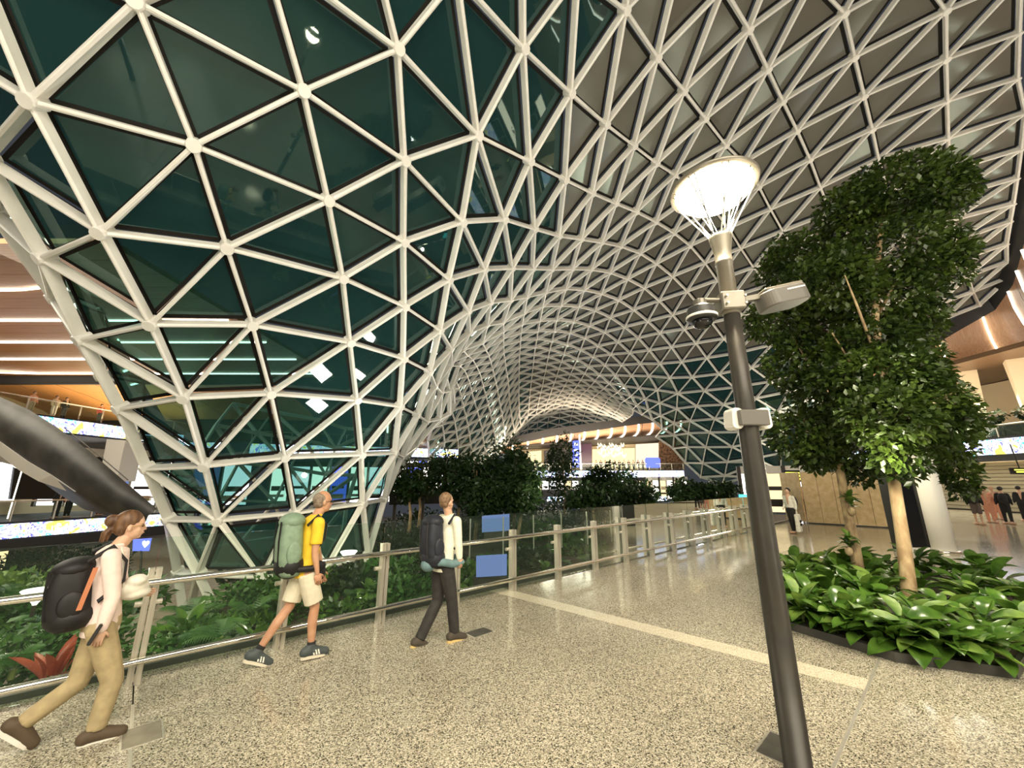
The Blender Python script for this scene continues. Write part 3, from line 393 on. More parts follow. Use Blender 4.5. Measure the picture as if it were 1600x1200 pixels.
# the legs of the near funnel run on down into the planting
base_n = [RN[i] for i in BASE]
legs_from = len(RN)
leg_pts = [at(282, 985, 15.2), at(345, 992, 13.9), at(455, 985, 13.6), at(535, 962, 15.2), at(566, 945, 17.0)]
RN += leg_pts
LEG = [(BASE[0], 0), (BASE[1], 0), (BASE[1], 1), (BASE[2], 1), (BASE[2], 2), (BASE[3], 2), (BASE[3], 3), (BASE[4], 3), (BASE[4], 4)]
LEG = [(a, legs_from + b) for a, b in LEG]
nrm = [Vector() for _ in RN]
for a, b, c in RT:
    n = (RN[b] - RN[a]).cross(RN[c] - RN[a]).normalized()
    if FLIP: n = -n
    for k in (a, b, c): nrm[k] += n
nrm = [n.normalized() if n.length > 1e-6 else Vector((.5, -.85, .1)).normalized() for n in nrm]
for k in range(5): nrm[legs_from + k] = nrm[BASE[k]].copy()
ceiling = empty('ceiling', (0, 0, 0), kind='structure')
BW, BD = .094, .25
def beam_geo(mb, pa, pb, na, nb, w=BW, d=BD):
    ax = (pb - pa).normalized(); V = []
    for p, n in ((pa, na), (pb, nb)):
        n = (n - ax * n.dot(ax)).normalized(); s = ax.cross(n)
        c = .035
        for x, y in ((-w / 2 + c, 0), (w / 2 - c, 0), (w / 2, -c), (w / 2, -d), (-w / 2, -d), (-w / 2, -c)):
            V.append(p + s * x + n * y)
    mb.add(V, [(i, (i + 1) % 6, 6 + (i + 1) % 6, 6 + i) for i in range(6)] + [(5, 4, 3, 2, 1, 0), tuple(range(6, 12))])
def node_geo(mb, p, n, r=.145, d=.33, k=12, out=.03):
    a = n.orthogonal().normalized(); b = n.cross(a); V = []
    for rr, z in ((r * .88, out), (r, out - .03), (r, -d)):
        for i in range(k):
            t = 2 * PI * i / k; V.append(p + (a * math.cos(t) + b * math.sin(t)) * rr + n * z)
    mb.add(V, [(j * k + i, j * k + (i + 1) % k, (j + 1) * k + (i + 1) % k, (j + 1) * k + i) for j in range(2) for i in range(k)] + [tuple(range(k))])
def pane_geo(mb, P, Nn):
    """glass pane with a black gasket margin, set behind the members"""
    d = .36; ctr = sum(P, Vector()) / 3
    n = (P[1] - P[0]).cross(P[2] - P[0]).normalized(); n = -n if n.dot(sum(Nn, Vector())) < 0 else n
    inr = min((ctr - P[i]).cross((P[(i + 1) % 3] - P[i]).normalized()).length for i in range(3))
    def ins(t): return [ctr + (p - ctr) * (1 - t / inr) for p in P]
    A, B_ = ins(.03), ins(.11)
    A = [p - n * (d - .02) for p in A]; B_ = [p - n * d for p in B_]
    mb.cur = 1; mb.add(A + B_, [(i, (i + 1) % 3, 3 + (i + 1) % 3, 3 + i) for i in range(3)])
    mb.cur = 0; mb.add(B_, [(0, 1, 2)])
edges = sorted({tuple(sorted(e)) for t in RT for e in ((t[0], t[1]), (t[1], t[2]), (t[0], t[2]))}) + LEG
def size_of(pts):
    c = sum(pts, Vector()) / len(pts); r = c - CAM; f = r.dot(AF)
    if f < .5: return 0
    x, y = r.dot(AR) / f * FOC, r.dot(AU) / f * FOC
    if abs(x) > 900 or abs(y) > 700: return 0
    return (pts[0] - pts[1]).length / r.length
def split(items, key, n=290):
    s = sorted(items, key=key, reverse=True); return s[:n], s[n:]
big, rest = split(edges, lambda e: size_of([RN[e[0]], RN[e[1]]]))
for a, b in big:
    m = MB(); beam_geo(m, RN[a], RN[b], nrm[a], nrm[b]); m.build('beam', M['beam'], ceiling)
m = MB()
for a, b in rest: beam_geo(m, RN[a], RN[b], nrm[a], nrm[b])
tag(m.build('distant_beams', M['beam'], ceiling), kind='stuff')
nodes = list(range(legs_from))
big, rest = split(nodes, lambda i: size_of([RN[i], RN[i] + Vector((0, 0, 1))]), 150)
for i in big:
    m = MB(); node_geo(m, RN[i], nrm[i]); m.build('node', M['beam'], ceiling)
m = MB()
for i in rest: node_geo(m, RN[i], nrm[i], k=8, out=.008, r=.09)
tag(m.build('distant_nodes', M['beam'], ceiling), kind='stuff')
def glass_of(t):
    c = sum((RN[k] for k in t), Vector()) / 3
    return M['roof_glass_haze'] if (c.z > 12.5 and c.x > 2.5) else M['roof_glass']
big, rest = split(RT, lambda t: size_of([RN[t[0]], RN[t[1]]]))
for t in big:
    m = MB(); pane_geo(m, [RN[k] for k in t], [nrm[k] for k in t])
    m.build('glass_pane', None, ceiling, mats=[glass_of(t), M['gasket']])
for gm in (M['roof_glass'], M['roof_glass_haze']):
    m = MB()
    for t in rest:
        if glass_of(t) is gm: pane_geo(m, [RN[k] for k in t], [nrm[k] for k in t])
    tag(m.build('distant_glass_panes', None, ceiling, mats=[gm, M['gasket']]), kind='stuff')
# back half of the near funnel, seen through its glass: the front turned half round about the funnel's axis
AX = Vector((-10.2, 18.2, 0)); fs = set(FUNNEL)
def turn(p): return Vector((2 * AX.x - p.x, 2 * AX.y - p.y, p.z))
def turn_n(n): return Vector((-n.x, -n.y, n.z))
m = MB(); m2 = MB(); es = set()
for t in RT:
    if all(k in fs for k in t):
        for e in ((t[0], t[1]), (t[1], t[2]), (t[0], t[2])): es.add(tuple(sorted(e)))
        pane_geo(m2, [turn(RN[k]) for k in t], [turn_n(nrm[k]) for k in t])
for a, b in es: beam_geo(m, turn(RN[a]), turn(RN[b]), turn_n(nrm[a]), turn_n(nrm[b]))
tag(m.build('funnel_back_beams', M['beam'], ceiling), kind='stuff')

# ================================================================== RAILING
rail = empty('guard_rail', uv(0, 0), 0, 'brushed steel guard rail with two handrails and glass panels along the walkway edge', 'railing')
US = [-13 + 1.285 * k for k in range(-1, 23)]
off = (US[10] + 0.02)
US = [u - off for u in US]
for u in US:
    if u > 15.6: continue
    m = MB()
    for s in (-.030, .030):
        m.box(None, (.050, .10, 1.07), mtx=Matrix.Translation(uv(u + s, -.02, .535)) @ Matrix.Rotation(math.atan2(DU.y, DU.x), 4, 'Z'))
    for z in (.05, .5, .98):
        m.box(None, (.02, .07, .05), mtx=Matrix.Translation(uv(u, -.02, z)) @ Matrix.Rotation(math.atan2(DU.y, DU.x), 4, 'Z'))
    post = m.build('post', M['steel'], rail)
    for z in (.95, .235):
        m = MB(); m.tube([uv(u, .02, z - .03), uv(u, .09, z - .03), uv(u, .12, z - .02)], .012, 8); m.build('rail_bracket', M['steel'], post)
    m = MB(); m.tube([uv(u - .11, -.09, .72), uv(u + .11, -.09, .72)], .028, 8); m.build('glass_clamp', M['steel'], post)
for z, r in ((.95, .035), (.235, .032)):
    m = MB(); m.tube([uv(u, .12, z) for u in (-15, -8, -2, 4, 10, 15.4)], r, 14)
    m.build('handrail', M['steel_bright'], rail, smooth=True)
for u0, u1 in zip(US, US[1:]):
    if u1 > 15.6: continue
    m = MB(); m.prism([uv(u0 + .012, -.12, .03), uv(u1 - .012, -.12, .03), uv(u1 - .012, -.12, 1.36), uv(u0 + .012, -.12, 1.36)], DV * .014)
    m.build('glass_panel', M['rail_glass'], rail)

# ================================================================== LAMP POST
LX, LY = 1.96, 3.24
def lamp_post(loc, label, detail=True, first=True):
    t = empty('lamp_post', loc, 0, label, 'street lamp')
    c = Vector(loc)
    m = MB(); m.lathe(c, [(.10, 0), (.10, .012), (.088, .014), (.084, 1.2), (.074, 2.6), (.066, 3.42)], 28); m.build('pole', M['dark_metal'], t, smooth=True)
    m = MB(); m.lathe(c, [(.071, 3.40), (.070, 3.9), (.076, 3.902), (.076, 3.925), (.070, 3.93), (.072, 4.02), (.096, 4.16), (.10, 4.19), (.06, 4.20)], 28); m.build('pole_top', M['grey_pole'], t, smooth=True)
    zr = 4.72; rr = .36
    m = MB(); m.lathe(c, [(rr - .04, zr + .03), (rr + .02, zr + .028), (rr + .035, zr + .015), (rr + .03, zr - .012), (rr, zr - .02), (.02, zr - .015)], 40, cap=False)
    m.lathe(c, [(.0, zr + .05), (rr * .6, zr + .048), (rr - .03, zr + .03)], 40, cap=False)
    m.build('ring_housing', M['grey_pole'], t, smooth=True)
    m = MB(); m.lathe(c, [(.001, zr - .15), (rr * .45, zr - .14), (rr * .8, zr - .10), (rr - .02, zr - .04), (rr - .008, zr - .01)], 40, cap=False); m.build('diffuser', M['lamp_white'], t, smooth=True)
    m = MB(); K = 8
    for i in range(K):
        for da in (.0, .5):
            a0 = 2 * PI * (i + da) / K; a1 = 2 * PI * (i + da + (.35 if da else -.35)) / K
            p = c + Vector((.085 * math.cos(a0), .085 * math.sin(a0), 4.19)); q_ = c + Vector(((rr + .005) * math.cos(a1), (rr + .005) * math.sin(a1), zr - .01))
            m.tube([p, q_], .006, 6)
    m.build('wire_cage', M['steel_bright'], t)
    return t
M['grey_pole'] = vary(mat('grey_pole_paint', (.20, .18, .145), .35, .4), (.17, .155, .125), (.23, .21, .17), 4)
lamp_post((LX, LY, 0), 'tall dark lamp post with a glowing ring head in the right foreground')
lamp('POINT', (LX, LY, 4.50), 300, (1, .84, .58), .30, name='lamp_light')
for k, (x, y) in enumerate(((-5.6, -3.2), (7.5, -3.0))):  # unseen posts added behind the camera for the light they give
    lamp_post((x, y, 0), ('unseen added lamp post with ring head behind the left of the view', 'unseen added lamp post with ring head behind the right of the view')[k])
    lamp('POINT', (x, y, 4.56), 420, (1, .84, .58), .30, name='lamp_light')
Lc = Vector((LX, LY, 0))
# camera and antenna on the bracket
br = empty('pole_bracket', (LX, LY, 3.5), 0, 'grey clamp bracket carrying arms to both sides of the lamp post', 'bracket')
m = MB(); m.box(Lc + Vector((0, 0, 3.51)), (.20, .19, .17), rz=R(-8), bev=.012); m.build('clamp', M['grey_pole'], br)
m = MB(); m.box(Lc + Vector((-.19, -.02, 3.53)), (.24, .06, .025), bev=.006); m.tube([Lc + Vector((-.28, -.02, 3.53)), Lc + Vector((-.28, -.02, 3.47))], .055, 14); m.build('arm', M['grey_pole'], br)
m = MB(); m.box(None, (.42, .055, .045), mtx=Matrix.Translation(Lc + Vector((.25, 0, 3.57))) @ Matrix.Rotation(R(-12), 4, 'Y')); m.build('arm', M['grey_pole'], br)
for dx in (-.08, .08):
    for dz in (.03, .10):
        m = MB(); m.tube([Lc + Vector((dx, -.085, 3.44 + dz)), Lc + Vector((dx, -.115, 3.44 + dz))], .01, 6); m.build('bolt', M['steel'], br)
dome = empty('dome_camera', tuple(Lc + Vector((-.28, -.02, 3.44))), 0, 'round black dome security camera hanging left of the lamp post', 'camera')
dc = Lc + Vector((-.28, -.02, 0))
m = MB(); m.lathe(dc, [(.05, 3.47), (.105, 3.46), (.115, 3.44), (.118, 3.39), (.125, 3.38), (.128, 3.355), (.12, 3.34), (.05, 3.335)], 28); m.build('housing', M['dark_plastic'], dome, smooth=True)
m = MB(); m.lathe(dc, [(.1255, 3.378), (.13, 3.375), (.131, 3.358), (.1285, 3.354)], 28, cap=False); m.build('trim_ring', M['white_plastic'], dome, smooth=True)
m = MB(); m.lathe(dc, [(.085, 3.34), (.083, 3.31), (.065, 3.28), (.035, 3.262), (.001, 3.258)], 24); m.build('glass_dome', M['black'], dome, smooth=True)
ant = empty('antenna_unit', tuple(Lc + Vector((.55, 0, 3.55))), 0, 'flat grey rounded radio unit on the arm right of the lamp post', 'antenna')
am = Matrix.Translation(Lc + Vector((.47, 0, 3.555))) @ Matrix.Rotation(R(-13), 4, 'Y')
def rbox(mb, mt, sx, sy, sz, r, k=6):
    P = []
    for cx, cy, a0 in ((sx - r, sy - r, 0), (-sx + r, sy - r, 90), (-sx + r, -sy + r, 180), (sx - r, -sy + r, 270)):
        for i in range(k + 1):
            a = R(a0 + 90 * i / k); P.append((cx + r * math.cos(a), cy + r * math.sin(a)))
    n = len(P); V = []
    for sc, z in ((.93, -sz), (1, -sz + .012), (1, sz - .012), (.95, sz)):
        V += [mt @ Vector((x * sc, y * sc, z)) for x, y in P]
    mb.add(V, [(j * n + i, j * n + (i + 1) % n, (j + 1) * n + (i + 1) % n, (j + 1) * n + i) for j in range(3) for i in range(n)] + [tuple(range(n - 1, -1, -1)), tuple(3 * n + i for i in range(n))])
m = MB(); rbox(m, am, .20, .13, .075, .09); m.build('housing', M['grey_paint'], ant, smooth=False)
m = MB(); m.box(None, (.36, .19, .03), mtx=am @ Matrix.Translation((0, 0, .09)), bev=.01); m.build('mount_plate', M['grey_pole'], ant)
m = MB(); m.box(None, (.16, .004, .012), mtx=am @ Matrix.Translation((.06, -.132, .035))); m.build('status_strip', M['white_plastic'], ant)
# white boxes lower down
wb = empty('clamped_speakers', tuple(Lc + Vector((0, 0, 2.46))), 0, 'pair of white rounded boxes strapped either side of the lamp post', 'speaker')
m = MB(); m.box(Lc + Vector((0, -.07, 2.46)), (.235, .09, .125), bev=.006); m.build('strap', M['grey_paint'], wb)
for s in (-1, 1):
    m = MB(); rbox(m, Matrix.Translation(Lc + Vector((s * .115, .0, 2.46))) @ Matrix.Rotation(R(90), 4, 'X') @ Matrix.Rotation(R(4 * s), 4, 'Z'), .045, .088, .07, .035)
    m.build('box_cover', M['white_plastic'], wb)

# ================================================================== SOFFITS (wooden, with light strips)
def sweep_soffit(name, line, zb, profile_out, strip_every, strip_off, kind_mat, outward, strip_len=1.0, fascia=.45, srad=.055):
    """line: roof-edge points; surface curls down and out to height zb"""
    root = empty(name, (0, 0, 0), kind='structure')
    pts = [Vector(p) for p in line]
    res = []
    for a, b in zip(pts, pts[1:]):
        n = max(1, int((b - a).length / .55))
        res += [a.lerp(b, i / n) for i in range(n)]
    res.append(pts[-1])
    outs = []
    for i in range(len(res)):
        t = res[min(i + 3, len(res) - 1)] - res[max(i - 3, 0)]; t.z = 0; t.normalize()
        o = Vector((t.y, -t.x, 0)) * outward
        outs.append(o)
    for _ in range(12): outs = [(outs[max(i - 1, 0)] + outs[i] + outs[min(i + 1, len(outs) - 1)]).normalized() for i in range(len(outs))]
    prof = [(.15, 0), (.2, .25), (.4, .5), (.75, .7), (1.3, .84), (2.1, .93), (3.2, .98), (profile_out, 1.0)]
    def P(i, k, lift=0):
        o, f = prof[k]; zt = res[i].z - fascia; zz = zt + (min(zb(i / (len(res) - 1)), zt - .5) - zt) * f
        return Vector((res[i].x, res[i].y, 0)) + outs[i] * (o - lift) + Vector((0, 0, zz - lift * .6))
    K = len(prof); step = 4
    for i0 in range(0, len(res) - 1, step):
        i1 = min(i0 + step, len(res) - 1); V = []; F = []
        for i in range(i0, i1 + 1):
            for k in range(K): V.append(P(i, k))
        if (i0 // step) % 5 == 4:                       # dark seam between groups of panels
            d = (V[K] - V[0]) * .12
            for k in range(K): V[k] = V[k] + d
        for i in range(i1 - i0):
            for k in range(K - 1): F.append((i * K + k, i * K + k + 1, (i + 1) * K + k + 1, (i + 1) * K + k))
        pyobj('panel', V, F, kind_mat, root, True)
    # dark band between roof and wood
    V = []; F = []
    for i in range(len(res)):
        V += [res[i] + outs[i] * -.25 + Vector((0, 0, .5)), res[i] + outs[i] * .15 + Vector((0, 0, -fascia))]
    F = [(2 * i, 2 * i + 1, 2 * i + 3, 2 * i + 2) for i in range(len(res) - 1)]
    pyobj('edge_band', V, F, M['charcoal'], root)
    i = strip_off
    while i < len(res) - 1:
        m = MB(); m.tube([P(i, k, .05) for k in range(0, K - 1)] + [P(i, K - 2, .05).lerp(P(i, K - 1, .05), strip_len)], srad, 6)
        m.build('light_strip', M['strip_light'], root)
        i += strip_every
    return root
RB = [(19, 9.5, 17.9), (22, 12.5, 17.8), (24.9, 15.4, 17.5), (26.6, 17.0, 17.2), (29.9, 19.9, 16.9), (32.4, 22.5, 16.2), (34.3, 24.5, 15.6), (35.4, 26.6, 14.7), (34.1, 27.9, 13.7), (32.4, 29.4, 12.4), (31.0, 30.3, 11.6), (28.6, 32.0, 10.6), (25.8, 33.6, 10.0), (23, 36, 9.6)]
sweep_soffit('trim_1', RB, lambda t: 10.1, 9.0, 4, 2, M['wood_soffit'], 1)
FB = [at(690, 715, 61), at(760, 700, 61), at(819, 684, 61), at(860, 675, 61), at(940, 664, 61.5), at(1003, 655, 62), at(1080, 648, 62)]
sweep_soffit('trim_2', FB, lambda t: 6.2 + 3.9 * t, 5.0, 4, 3, M['wood_soffit'], -1, .2, fascia=.7, srad=.13)

# ================================================================== LEFT: wooden ceiling, balconies, lower deck
lc = empty('trim_3', (0, 0, 0), kind='structure')
zc = 10.0
ys = [12 + 1.05 * k for k in range(18)]
for y0, y1 in zip(ys, ys[1:]):
    m = MB(); m.box((-36, (y0 + y1) / 2, zc + .1), (44, y1 - y0 - .02, .2)); m.build('ceiling_panel', M['wood_ceiling'], lc)
for k, y in enumerate((15.4, 18.6, 21.8, 25.1, 28.7)):
    m = MB()
    p = [Vector((x, y, zc - .04)) for x in (-58, -40, -28, -24)] + ([Vector((-21.0, y - .1, zc - .04)), Vector((-19.6, y - .35, zc - .04)), Vector((-18.2, y - .75, zc - .04))] if k == 0 else [Vector((-14.5, y, zc - .04))])
    if k == 4: p = [Vector((-44, y - 3.6, zc - .5)), Vector((-41.5, y - 2, zc - .3)), Vector((-39, y - .7, zc - .12)), Vector((-36, y - .1, zc - .05)), Vector((-15, y, zc - .04))]
    m.tube(p, .055, 6); m.build('light_strip', M['strip_light'], lc)
# brighter barrel ceiling beyond
bc = empty('trim_4', (0, 0, 0), kind='structure')
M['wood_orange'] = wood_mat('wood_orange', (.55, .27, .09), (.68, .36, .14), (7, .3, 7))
for k in range(9):
    a0, a1 = -46 + 3.0 * k, -46 + 3.0 * (k + 1) - .05
    V = []
    for x in (a0, a1):
        for (y, z) in ((29.6, 9.4), (31, 9.35), (33.5, 9.0), (36, 8.4), (38, 7.6)): V.append((x, y, z + .35 * math.sin((x + 46) * .1)))
    pyobj('ceiling_panel', V, [(i, i + 1, 6 + i, 5 + i) for i in range(4)], M['wood_orange'], bc)
m = MB(); m.box((-34, 29.6, 9.75), (30, .3, .8)); m.build('edge_band', M['charcoal'], bc)
lamp('AREA', (-34, 33, 6.9), 420, (1, .75, .45), 8, (R(180), 0, 0), name='cove_light')
m = MB(); m.box((-34, 39, 7.0), (30, .4, 2.4)); o = m.build('wall_left_upper', M['dark_wall']); tag(o, kind='structure')
m = MB(); m.box((-44, 30, 3.2), (.4, 44, 14)); o = m.build('wall_left', M['cream']); tag(o, kind='structure')

def deck(name, p0, p1, z, thick, depth, out, led_m, label, led_h=.9, rail_h=1.05, posts=True, cat='balcony', plants=None):
    """an upper level edge: slab, luminous band on its face and a glass-and-steel railing"""
    t = empty(name, tuple(p0), 0, label, cat)
    p0, p1 = Vector(p0), Vector(p1); p0.z = p1.z = 0
    d = (p1 - p0).normalized(); o = Vector(out)
    Z = Vector((0, 0, 1))
    m = MB(); m.prism([p0 + Z * z, p1 + Z * z, p1 + o * depth + Z * z, p0 + o * depth + Z * z], (0, 0, -thick)); m.build('slab', M['charcoal'], t)
    m = MB(); q = -o * .06
    m.prism([p0 + q + Z * (z - .12), p1 + q + Z * (z - .12), p1 + q + Z * (z - .12 - led_h), p0 + q + Z * (z - .12 - led_h)], o * .04); m.build('display_band', led_m, t)
    n = max(2, int((p1 - p0).length / 1.6)); L = (p1 - p0).length
    m = MB(); m.tube([p0 + Z * (z + rail_h), p1 + Z * (z + rail_h)], .045, 8); m.build('handrail', M['steel'], t)
    for i in range(n + 1):
        m = MB(); m.box(p0 + d * (L * i / n) + Z * (z + rail_h / 2), (.06, .06, rail_h)); m.build('post', M['steel'], t)
    for i in range(n):
        a = p0 + d * (L * (i + .04) / n); b = p0 + d * (L * (i + .96) / n)
        m = MB(); m.prism([a + Z * (z + .05), b + Z * (z + .05), b + Z * (z + rail_h - .08), a + Z * (z + rail_h - .08)], o * .015); m.build('glass_panel', M['rail_glass'], t)
    return t
deck('balcony', (-33.6, 20, 0), (-32.2, 44, 0), 6.6, 1.2, 12, (-1, 0, 0), M['led_band'], 'upper balcony on the left with a bright colourful screen band under its railing', .95)
deck('lower_gallery', (-29.3, 16, 0), (-24.2, 30, 0), -.1, 1.5, 7, (-1, .35, 0), M['led_band'], 'lower gallery on the left edge with a luminous band along its dark fascia', .75)
m = MB()
for k in range(9):
    a = Vector((-29.3, 16, 0)).lerp(Vector((-24.2, 30, 0)), (k + .5) / 9); m.ell(a + Vector((.25, -.1, -.28)), (.16, .16, .03), 10, 4)
# shops behind the galleries
def shopfront(name, a, b, z0, z1, label, mats, n, depth=.4, out=(0, 1, 0), group=None, sign=None):
    """lit shopfront: separate bays with frames, lit panes, shelves"""
    t = empty(name, tuple(a), 0, label, 'shop front', group)
    a, b = Vector(a), Vector(b); a.z = b.z = 0; d = (b - a); L = d.length; d.normalize(); o = Vector(out); Z = Vector((0, 0, 1))
    for i in range(n):
        p, q = a + d * (L * i / n), a + d * (L * (i + 1) / n); w = (q - p).length
        mm = mats[i % len(mats)]
        m = MB(); m.prism([p + d * .12 + Z * (z0 + .1), q - d * .12 + Z * (z0 + .1), q - d * .12 + Z * (z1 - .5), p + d * .12 + Z * (z1 - .5)], o * .06); m.build('lit_bay', mm, t)
        m = MB(); m.box(p + Z * ((z0 + z1) / 2) - o * .08, (.22, .22, z1 - z0), rz=math.atan2(d.y, d.x)); m.build('pillar', M['white_paint'] if i % 2 else M['dark_wall'], t)
        for k in range(2):
            zz = z0 + .9 + k * .8
            m = MB(); m.prism([p + d * w * .2 - o * .1 + Z * zz, q - d * w * .2 - o * .1 + Z * zz, q - d * w * .2 - o * .3 + Z * zz, p + d * w * .2 - o * .3 + Z * zz], (0, 0, -.25 - .2 * ((i + k) % 2))); m.build('display_shelf', M['dark_wall'] if (i + k) % 3 else M['cream'], t)
    m = MB(); m.prism([a + Z * (z1 - .48) - o * .1, b + Z * (z1 - .48) - o * .1, b + Z * z1 - o * .1, a + Z * z1 - o * .1], o * .2); m.build('fascia', sign or M['dark_wall'], t)
    return t
shopfront('shop_front', (-42, 36, 0), (-24, 37, 0), -.1, 4.2, 'bright white shop at the left behind the slanting dark truss', [M['white_glow'], M['shop_light'], M['pale_blue']], 7)
shopfront('shop_front', (-24, 40, 0), (-8, 44, 0), -.1, 4.0, 'lit shop row seen green through the glass of the near funnel', [M['shop_light'], M['white_glow'], M['shop_light'], M['blue_panel']], 9)
deck('balcony', (-24.5, 37, 0), (-6, 44, 0), 5.6, 1.2, 5, (-.35, .93, 0), M['led_band'], 'balcony with screen band seen through the glass of the near funnel', .9)
shopfront('shop_front', (-40, 24, 0), (-31.5, 29, 0), -4.4, -1.9, 'beige lower shop wall under the left gallery', [M['warm_panel'], M['cream'], M['cream']], 5)
# slanting dark truss cladding
tr = empty('slanting_truss', at(120, 720, 17), 0, 'big dark slanting clad truss crossing the left edge above the gallery', 'truss')
up = [(-60, 600), (0, 620), (45, 640), (90, 668), (140, 705), (190, 748), (245, 795)]
lo = [(-60, 664), (0, 690), (45, 722), (90, 748), (130, 776), (170, 800), (228, 815)]
V = []
for (a, b) in zip(up, lo):
    A, B_ = at(*a, 17), at(*b, 17)
    V += [A, A.lerp(B_, .5) + Vector((.1, -.25, 0)), B_, B_ + Vector((-2.6, 1.5, 0)), A + Vector((-2.6, 1.5, 0))]
F = [(5 * i + k, 5 * i + (k + 1) % 5, 5 * i + 5 + (k + 1) % 5, 5 * i + 5 + k) for i in range(len(up) - 1) for k in range(5)]
pyobj('cladding', V, F, vary(mat('truss_cladding', (.03, .029, .025), .5), (.018, .018, .015), (.045, .042, .036), 1.5), tr, True)
V = []
for (a, b) in zip([(-60, 664), (0, 690), (45, 722), (80, 742), (118, 768)], [(-60, 700), (0, 712), (30, 735), (60, 752), (112, 770)]):
    A, B_ = at(*a, 16.98), at(*b, 17.6); V += [A, B_, B_ + Vector((0, .2, 0)), A + Vector((0, .2, 0))]
pyobj('pale_underside', V, [(4 * i + k, 4 * i + (k + 1) % 4, 4 * i + 4 + (k + 1) % 4, 4 * i + 4 + k) for i in range(4) for k in range(4)], M['white_paint'], tr)
m = MB(); m.tube([at(100, 668, 16.6), at(160, 716, 16.6), at(200, 750, 16.6)], .02, 6); m.build('cable', M['dark_metal'], tr)
col = empty('slanted_column', at(180, 740, 24), 0, 'pale grey slanted column under the left balcony beside the funnel', 'column')
m = MB(); m.prism([at(167, 686, 24), at(196, 688, 24), at(182, 752, 24), at(156, 742, 24)], (0, 1.2, 0)); m.build('shaft', M['white_paint'], col)
m = MB(); m.ell(at(38, 722, 24), (.5, .5, .42), 20, 12); m.tube([at(38, 722, 24), Vector((at(38, 722, 24).x, at(38, 722, 24).y, -.1))], .03, 6); o = m.build('globe_lamp', M['shop_light'], smooth=True); tag(o, 'glowing white globe lamp on a thin pole under the slanting truss', 'lamp')
dk = empty('dark_opening', at(65, 755, 26), 0, 'black opening made as a dark box with a bright white edge under the truss', 'kiosk')
m = MB(); m.prism([at(18, 728, 26), at(112, 728, 26), at(108, 780, 26), at(10, 780, 26)], (0, 2, 0)); m.build('body', M['black'], dk)  # the dark opening stands here as a solid black box
m = MB(); m.prism([at(-6, 722, 25.9), at(17, 728, 25.9), at(9, 782, 25.9), at(-12, 782, 25.9)], (0, .3, 0)); m.build('lit_edge', M['white_glow'], dk)

# ================================================================== GARDEN GROUND
M['tiles_beige'] = vary(mat('beige_paving', (.40, .33, .22), .5), (.36, .29, .19), (.46, .38, .26), 3)
gr = empty('garden_ground', (0, 0, -4.5), kind='structure')
m = MB(); m.prism([(-60, 5, -4.5), (40, -10, -4.5), (60, 80, -4.5), (-60, 80, -4.5)], (0, 0, -.2)); m.build('ground', M['tiles_beige'], gr)
bed = MB()
def bedpoly(P, z): bed.prism([Vector((p.x, p.y, z)) for p in P], (0, 0, -3.5))
bedpoly([uv(-5.5, -.45), uv(3, -.45), uv(6, -9), uv(-2, -12)], -1.15)
bedpoly([uv(3, -.45), uv(16, -.45), uv(22, -22), uv(7, -22)], -.75)
bedpoly([uv(16, -.45), uv(36, -.45), uv(36, -20), uv(22, -22)], -.75)
bedpoly([uv(-13, -.45), uv(-5.5, -.45), uv(-6, -5), uv(-12, -5)], -1.7)
bed.build('planting_bed', M['soil'], gr)

# paving tiles picked out on the lower floor at the left
tl = MB()
for i in range(8):
    for j in range(5):
        p = Vector((-27 + i * 1.3 + j * .3, 20.5 + j * 1.5, -4.49)); m = MB(); m.box(p, (1.26, 1.44, .03)); m.build('paving_tile', M['tiles_beige'], gr)
# dark bridge parapet behind the third walker
bp = empty('garden_bridge', at(665, 780, 22), 0, 'dark brown garden bridge beam behind the third walker', 'bridge')
m = MB(); m.prism([at(608, 769, 22), at(724, 769, 24), at(724, 786, 24), at(608, 789, 22)], (0, 1.6, 0)); m.build('beam', M['dark_metal'], bp)
for px in (616, 660, 704):
    m = MB(); m.box(at(px, 805, 22.8), (.16, .16, 1.6)); m.build('post', M['dark_metal'], bp)
m = MB(); m.tube([at(612, 766, 21.95), at(722, 766.5, 23.95)], .03, 6); m.build('handrail', M['steel'], bp)
# glass balustrade in the garden
gb = empty('garden_balustrade', at(960, 815, 13.5), 0, 'low glass balustrade with slim steel posts across the garden', 'railing')
P0, P1 = at(735, 812, 13), at(1150, 786, 20)
for i in range(12):
    a, b = P0.lerp(P1, i / 12), P0.lerp(P1, (i + 1) / 12)
    m = MB(); m.prism([a, b, b - Vector((0, 0, 1.15)), a - Vector((0, 0, 1.15))], (0, .012, 0)); m.build('glass_panel', M['rail_glass'], gb)
    m = MB(); m.box(a - Vector((0, -.03, .55)), (.04, .05, 1.15)); m.build('post', M['steel'], gb)
# pale blue glowing panels low in the garden
for k, (x0, y0, x1, y1, Y) in enumerate(((753, 806, 796, 832, 16), (744, 869, 792, 902, 10.5), (972, 790, 1010, 806, 24))):
    m = MB(); m.prism([at(x0, y0, Y), at(x1, y0 - 3, Y), at(x1, y1 - 3, Y), at(x0, y1, Y)], (0, .05, 0))
    t = empty('blue_panel', at((x0 + x1) / 2, y1, Y), 0, ['pale blue glowing panel low among the garden trees', 'pale blue glowing panel seen through the rail glass beside the third walker', 'pale blue glowing panel in the far garden right of the dark shrubs'][k], 'screen')
    m.build('panel', M['pale_blue'], t)
    m = MB(); m.box(at((x0 + x1) / 2, y1 - 1, Y + .1) - Vector((0, 0, .3)), (.9, .12, .6)); m.build('stand', M['dark_metal'], t)

